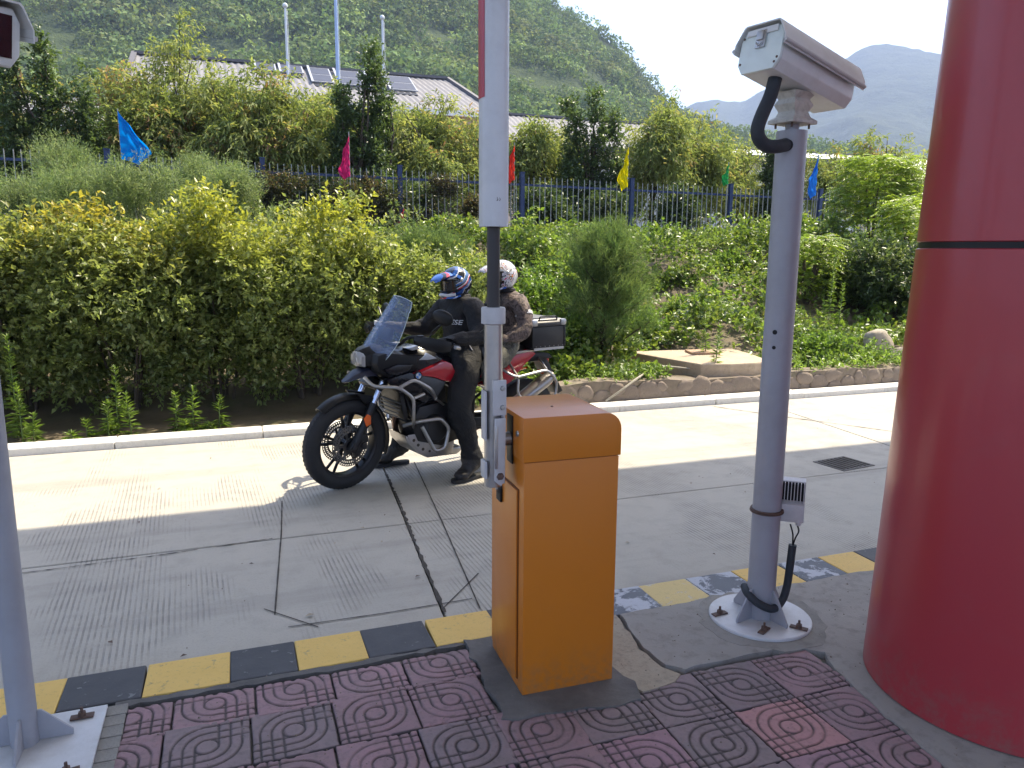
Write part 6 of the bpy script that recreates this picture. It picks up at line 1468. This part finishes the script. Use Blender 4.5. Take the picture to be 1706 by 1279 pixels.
def helmet(parent, c, yaw, pitch, shell, peak_mat, chin_mat, goggles, seed=0):
    """full-face helmet with peak, facing +x before turning"""
    Rm = Matrix.Translation(c) @ Matrix.Rotation(yaw, 4, 'Z') @ Matrix.Rotation(pitch, 4, 'Y')
    n, k_ = 40, 28; V = []; F = []
    def sp(th, ph):
        x = sin(th)*cos(ph); y = sin(th)*sin(ph); z = cos(th)
        r = Vector((x*.142, y*.118, z*.135 if z > 0 else z*.125))
        if z < 0 and x > 0: r.x *= 1+.14*min(1, -z*1.6)*x; r.y *= 1-.12*x*-z
        if z < -.2 and x < 0: r.x *= 1-.25*(-z-.2)
        return r
    def opening(p): return p.x > .055 and -.052 < p.z < .042 and abs(p.y) < .095
    m = MB()
    for i in range(k_+1):
        th = pi*.86*i/k_+.001
        for j in range(n): V.append(sp(th, 2*pi*j/n))
    for i in range(k_):
        for j in range(n):
            q = (i*n+j, (i+1)*n+j, (i+1)*n+(j+1) % n, i*n+(j+1) % n); ce = sum((V[a] for a in q), Vector())/4
            if not opening(ce): F.append(q)
    m.add(V, F); me = m.mesh("helmet", [shell], 60); 
    Rm = Rm @ Matrix.Scale(.93, 4); o = link_mesh("helmet", me, parent); o.matrix_local = Rm
    so_ = o.modifiers.new("thickness", 'SOLIDIFY'); so_.thickness = .008; so_.offset = -1
    def ch_(mb, nm, mat, bevel=.003, sm=45): x = mb.build(nm, mat, o, smooth=sm, bevel=bevel); return x
    m = MB(); rings = []
    for x, z, w in ((.095, .098, .088), (.135, .095, .092), (.185, .080, .080), (.222, .060, .058), (.235, .050, .03)):
        rings.append(lp_([(x, -w, z-.018), (x, -w*.6, z), (x, 0, z+.006), (x, w*.6, z), (x, w, z-.018), (x, w*.6, z-.008), (x, 0, z-.002), (x, -w*.6, z-.008)]))
    m.loft(rings); m.loft([lp_([(a, s*y, b) for a, y, b in ((.02, .117, .030), (.06, .112, .05), (.11, .095, .085), (.09, .092, .095), (.03, .112, .062))]) for s in (1, 1.03)]); ch_(m, "peak", peak_mat)
    if goggles:
        m = MB(); vs = []; fs = []
        for i in range(7):
            z = -.050+.090*i/6
            for j in range(15): a = R(-62)+R(124)*j/14; vs.append((cos(a)*.134+.004, sin(a)*.108, z))
        for i in range(6):
            for j in range(14): q = i*15+j; fs.append((q, q+1, q+16, q+15))
        m.add(vs, fs); ch_(m, "goggle", M['visor'], 0, 60)
        m = MB(); m.tube([(cos(a)*.137+.004, sin(a)*.110, .040) for a in np.linspace(R(-62), R(62), 15)], .006, 8); m.tube([(cos(a)*.137+.006, sin(a)*.110, -.050) for a in np.linspace(R(-62), R(62), 15)], .006, 8); ch_(m, "goggle_frame", M['black_plastic'], 0)
    # chin bar stripes and vents
    m = MB(); m.tube(arc_pts([(.085, -.085, -.075), (.140, -.045, -.078), (.150, 0, -.072), (.140, .045, -.078), (.085, .085, -.075)], 4), .0075, 8, flat=1.6); ch_(m, "chin_trim", chin_mat, 0)
    m = MB(); m.tube(arc_pts([(.05, .105, -.088), (.10, .078, -.100), (.145, .03, -.098), (.155, 0, -.094), (.145, -.03, -.098), (.10, -.078, -.1)], 4), .005, 8, flat=1.5); ch_(m, "chin_stripe", M['peak_a'] if goggles else chin_mat, 0)
    m = MB(); m.lathe([(0, .006), (.012, .005), (.016, 0)], (.035, .116, .035), (0, 1, 0), 14); m.lathe([(0, .006), (.012, .005), (.016, 0)], (.035, -.116, .035), (0, -1, 0), 14); ch_(m, "peak_screw", M['alu'], 0)
    return o, Rm
def head_in(parent, Rm):
    b = bmesh.new(); bmesh.ops.create_uvsphere(b, u_segments=28, v_segments=20, radius=1)
    for p in b.verts:
        x, y, z = p.co; p.co = Vector((x*.098, y*.076, z*.112-.01))
        if x > .6: # face relief: nose, brow, eye sockets, mouth
            yy, zz = y*.076, z*.112
            p.co.x += .020*math.exp(-(yy/.011)**2-((zz+.008)/.020)**2) + .004*math.exp(-((zz-.028)/.010)**2) - .008*math.exp(-((abs(yy)-.030)/.013)**2-((zz-.012)/.010)**2) + .005*math.exp(-(yy/.022)**2-((zz+.045)/.007)**2)
        if abs(y) > .93 and abs(z) < .35: p.co.y *= 1.12
    me = bpy.data.meshes.new("head"); b.to_mesh(me); b.free(); me.materials.append(M['skin']); me.materials.append(M['suit_black']); me.shade_smooth()
    for p in me.polygons:
        if p.center.z < -.012 or p.center.z > .045: p.material_index = 1       # balaclava
    o = link_mesh("head", me, parent); o.matrix_local = Rm
    for s in (-1, 1):
        m = MB(); m.ball((.083, s*.031, .004), .012, 12, 8); e = m.build("eye", M['arm_white'], o); m = MB(); m.ball((.0925, s*.031, .004), .0055, 10, 6); m.build("iris", M['black_gloss'], o)
    return o
# front rider ----------------------------------------------------
rd = empty("person", MO, MH, "front rider in black riding suit and blue, red and white helmet, hands on the handlebar", "person", "riders on the motorcycle")
HL = steer((-.565, .372, 1.075)); HRr = steer((-.565, -.372, 1.075))
J = {'pelvis': ((-1.0, 0, .945), (.155, .135)), 'waist': ((-.995, 0, 1.05), (.165, .125)), 'chest': ((-.965, 0, 1.18), (.185, .135)), 'upper': ((-.955, 0, 1.265), (.15, .105)), 'neck': ((-.945, 0, 1.335), .062), 'head': ((-.935, 0, 1.41), .075),
     'shL': ((-.965, .175, 1.262), .082), 'shR': ((-.965, -.175, 1.262), .082), 'elL': ((-.915, .36, 1.055), .064), 'elR': ((-.86, -.35, 1.06), .064), 'wrL': ((-.685, .395, 1.07), .040), 'wrR': ((-.68, -.385, 1.075), .040), 'uaL': ((-.945, .28, 1.165), .075), 'uaR': ((-.925, -.27, 1.17), .072),
     'handL': (tuple(HL+Vector((-.04, .0, .012))), (.038, .026)), 'handR': (tuple(HRr+Vector((-.04, 0, .012))), (.038, .026)),
     'hipL': ((-.985, .115, .90), .115), 'hipR': ((-.985, -.115, .90), .115), 'thL': ((-.87, .21, .745), .098), 'thR': ((-.82, -.22, .72), .098), 'knL': ((-.765, .275, .575), .078), 'knR': ((-.70, -.29, .52), .078), 'shiL': ((-.82, .295, .36), .070), 'shiR': ((-.66, -.31, .33), .070), 'anL': ((-.89, .305, .15), .060), 'anR': ((-.59, -.325, .14), .060),
     'heL': ((-.93, .305, .062), .052), 'heR': ((-.63, -.33, .062), .052), 'toL': ((-.79, .325, .054), (.054, .042)), 'toR': ((-.495, -.35, .054), (.054, .042)), 'tiL': ((-.70, .340, .046), (.046, .034)), 'tiR': ((-.41, -.365, .046), (.046, .034))}
B = [('pelvis', 'waist'), ('waist', 'chest'), ('chest', 'upper'), ('upper', 'neck'), ('neck', 'head'), ('upper', 'shL'), ('upper', 'shR'), ('shL', 'uaL'), ('uaL', 'elL'), ('shR', 'uaR'), ('uaR', 'elR'), ('elL', 'wrL'), ('elR', 'wrR'), ('wrL', 'handL'), ('wrR', 'handR'),
     ('pelvis', 'hipL'), ('pelvis', 'hipR'), ('hipL', 'thL'), ('hipR', 'thR'), ('thL', 'knL'), ('thR', 'knR'), ('knL', 'shiL'), ('knR', 'shiR'), ('shiL', 'anL'), ('shiR', 'anR'), ('anL', 'heL'), ('anR', 'heR'), ('anL', 'toL'), ('anR', 'toR'), ('toL', 'tiL'), ('toR', 'tiR')]
fingers(J, B, 'handL', J['handL'][0], (.75, -.1, .05), (.55, -.8, 0), (.1, 0, -1)); fingers(J, B, 'handR', J['handR'][0], (.75, .1, .05), (.55, .8, 0), (.1, 0, -1))
def regA(p):
    if p.z < .16: return 2
    if p.x > -.66 and p.z > .98 and abs(p.y) > .3: return 3
    return 1 if p.z < .93 else 0
body = skin_body("body", J, B, [M['suit_black'], M['trousers_black'], M['boot'], M['glove']], regA, rd, .012, 1.0)
def sole(parent, a, b, z=.004):
    a = Vector(a); b = Vector(b); d = (b-a).normalized(); s = Vector((-d.y, d.x, 0)); a2 = a-d*.035; b2 = b+d*.012; P = []
    for q in np.linspace(pi/2, 3*pi/2, 8): P.append(a2+d*.02+d*cos(q)*.034+s*sin(q)*.034)
    for q in np.linspace(-pi/2, pi/2, 8): P.append(b2-d*.03+d*cos(q)*.048+s*sin(q)*.046)
    m = MB(); m.prism([(p.x, p.y) for p in P], z, z+.026, 2); m.build("boot_sole", M["rubber"], parent, bevel=.004)
sole(rd, (-.93, .305, 0), (-.70, .340, 0)); sole(rd, (-.63, -.33, 0), (-.41, -.365, 0))
hm, Rm = helmet(rd, (-.925, 0, 1.435), R(10), R(6), M['helmet_a'], M['peak_a'], M['white_band'], True)
head_in(rd, Rm)
m = MB(); m.tube([(-.945, .0+.075*cos(q), 1.345+.0*sin(q)) if False else (-.945+.075*sin(q), .085*cos(q), 1.335) for q in np.linspace(0, 2*pi, 25)[:-1]], .022, 10, closed=True); m.build("collar", M['suit_black'], rd)
# printed chest lettering, laid on the jacket surface
def on_surface(src, pts, direction, lift=.0018):
    dg = None; bv = BVHTree.FromPolygons([v.co for v in src.data.vertices], [tuple(p.vertices) for p in src.data.polygons]); d = Vector(direction).normalized(); out = []
    for p in pts:
        h = bv.ray_cast(Vector(p)-d*.6, d); out.append((h[0]-d*lift*1.5) if h[0] is not None else Vector(p))
    return out
def lettering(txt, size, origin, right, upv, direction, src, mat, parent, name="lettering", shear=.25, bold=.012, sx=1.0):
    cu = bpy.data.curves.new(name, 'FONT'); cu.body = txt; cu.size = size; cu.shear = shear; cu.offset = size*bold; cu.resolution_u = 3
    o = bpy.data.objects.new(name, cu); COL.objects.link(o); dg = bpy.context.evaluated_depsgraph_get(); me = bpy.data.meshes.new_from_object(o.evaluated_get(dg)); bpy.data.objects.remove(o)
    b = bmesh.new(); b.from_mesh(me); bmesh.ops.subdivide_edges(b, edges=b.edges, cuts=1); bmesh.ops.triangulate(b, faces=b.faces)
    r = Vector(right).normalized(); u = Vector(upv).normalized(); pts = [Vector(origin)+r*v.co.x*sx+u*v.co.y for v in b.verts]
    if src is not None: pts = on_surface(src, pts, direction)
    for v, p in zip(b.verts, pts): v.co = p
    b.to_mesh(me); b.free(); me.materials.clear(); me.materials.append(mat); me.name = name; return link_mesh(name, me, parent)
dn = Vector((-.80, -.60, 0)); rt_ = Vector((-.60, .80, 0))
lettering("DAINESE", .050, (-.80, -.125, 1.135), rt_, (0, 0, 1), dn, body, M['arm_white'], rd, sx=1.35)
m = MB(); pts = on_surface(body, [(-.92-.004*k, .5, 1.03-.012*k) for k in range(8)], (0, -1, 0)); m.tube(pts, .0028, 6); m.build("zip_piping", M['white_band'], rd)
m = MB(); pts = on_surface(body, [(-.87-.024*k, .5, 1.105+.010*sin(k*.5)+.008*k) for k in range(8)], (0, -1, .0)); m.tube(pts, .0025, 6); m.build("sleeve_piping", M['moto_grey'], rd)
# passenger ------------------------------------------------------
pa_ = empty("person", MO, MH, "pillion passenger in brown camouflage jacket and white patterned helmet", "person", "riders on the motorcycle")
J = {'pelvis': ((-1.37, 0, 1.01), (.15, .125)), 'waist': ((-1.385, 0, 1.11), (.145, .11)), 'chest': ((-1.39, 0, 1.22), (.165, .12)), 'upper': ((-1.385, 0, 1.30), (.135, .095)), 'neck': ((-1.37, 0, 1.375), .055), 'head': ((-1.36, 0, 1.45), .07),
     'shL': ((-1.39, .155, 1.292), .070), 'shR': ((-1.39, -.155, 1.292), .070), 'uaL': ((-1.40, .225, 1.19), .062), 'uaR': ((-1.39, -.225, 1.19), .062), 'elL': ((-1.375, .285, 1.065), .055), 'elR': ((-1.36, -.28, 1.07), .055), 'wrL': ((-1.17, .225, 1.00), .036), 'wrR': ((-1.16, -.22, 1.0), .036),
     'handL': ((-1.115, .195, 1.0), (.036, .026)), 'handR': ((-1.11, -.19, 1.0), (.036, .026)),
     'hipL': ((-1.345, .105, .985), .105), 'hipR': ((-1.345, -.105, .985), .105), 'thL': ((-1.20, .215, .90), .088), 'thR': ((-1.2, -.215, .90), .088), 'knL': ((-1.035, .29, .83), .068), 'knR': ((-1.03, -.29, .83), .068), 'shiL': ((-1.09, .285, .67), .064), 'shiR': ((-1.09, -.285, .67), .064), 'anL': ((-1.165, .255, .51), .046), 'anR': ((-1.16, -.255, .51), .046),
     'heL': ((-1.19, .25, .455), .040), 'heR': ((-1.19, -.25, .455), .040), 'toL': ((-1.08, .265, .465), (.042, .033)), 'toR': ((-1.08, -.265, .465), (.042, .033)), 'tiL': ((-1.02, .27, .465), (.036, .026)), 'tiR': ((-1.02, -.27, .465), (.036, .026))}
B = [b for b in B if '_f' not in b[1] and '_t' not in b[1]]
fingers(J, B, 'handL', J['handL'][0], (.8, -.5, 0), (.2, .1, 1), (-.1, -1, 0), .6); fingers(J, B, 'handR', J['handR'][0], (.8, .5, 0), (.2, -.1, 1), (-.1, 1, 0), .6)
def regB(p):
    if p.z < .53: return 2
    if p.x > -1.15 and p.z > .93 and p.z < 1.07 and abs(p.y) < .26: return 3
    return 1 if p.z < 1.0 and not (p.x < -1.3 and p.z > .97) else 0
bodyb = skin_body("body", J, B, [M['camo_jacket'], M['camo_trousers'], M['boot'], M['glove']], regB, pa_, .011, 7.0)
hm2, Rm2 = helmet(pa_, (-1.352, 0, 1.482), R(6), R(2), M['helmet_b'], M['helmet_b'], M['black_plastic'], True)
head_in(pa_, Rm2)
m = MB(); m.tube([(-1.37+.07*sin(q), .078*cos(q), 1.372) for q in np.linspace(0, 2*pi, 25)[:-1]], .020, 10, closed=True); m.build("collar", M['suit_black'], pa_)
m = MB(); c0 = Vector(J['uaL'][0]); ax = (Vector(J['elL'][0])-Vector(J['shL'][0])).normalized(); d_, a_, b_ = fr(ax)
m.lathe([(.0685, -.014), (.0700, -.010), (.0700, .010), (.0685, .014)], c0, ax, 28); m.build("arm_band", M['white_band'], pa_)
# front panel of jacket is plain black, seen between the riders
m = MB(); m.loft([lp_([(x+.145, -.09, z), (x+.155, 0, z), (x+.145, .09, z), (x+.12, .09, z), (x+.12, -.09, z)]) for x, z in ((-1.375, 1.08), (-1.385, 1.18), (-1.375, 1.27))]); m.build("chest_panel", M['suit_black'], pa_, bevel=.01)
# ------------------------------------------------------------------ air
t = NT("haze_air"); vol = t.n("ShaderNodeVolumePrincipled"); vol.inputs["Density"].default_value = .00048; vol.inputs["Color"].default_value = (.52, .65, .98, 1); vol.inputs["Anisotropy"].default_value = .0
t.l(vol.outputs[0], t.out.inputs["Volume"])
hz = MB(); hz.box((0, 0, 242), (8400, 8400, 500)); o = hz.build("haze", t.m, smooth=0); tag(o, "thin bluish haze filling the valley", kind="stuff")
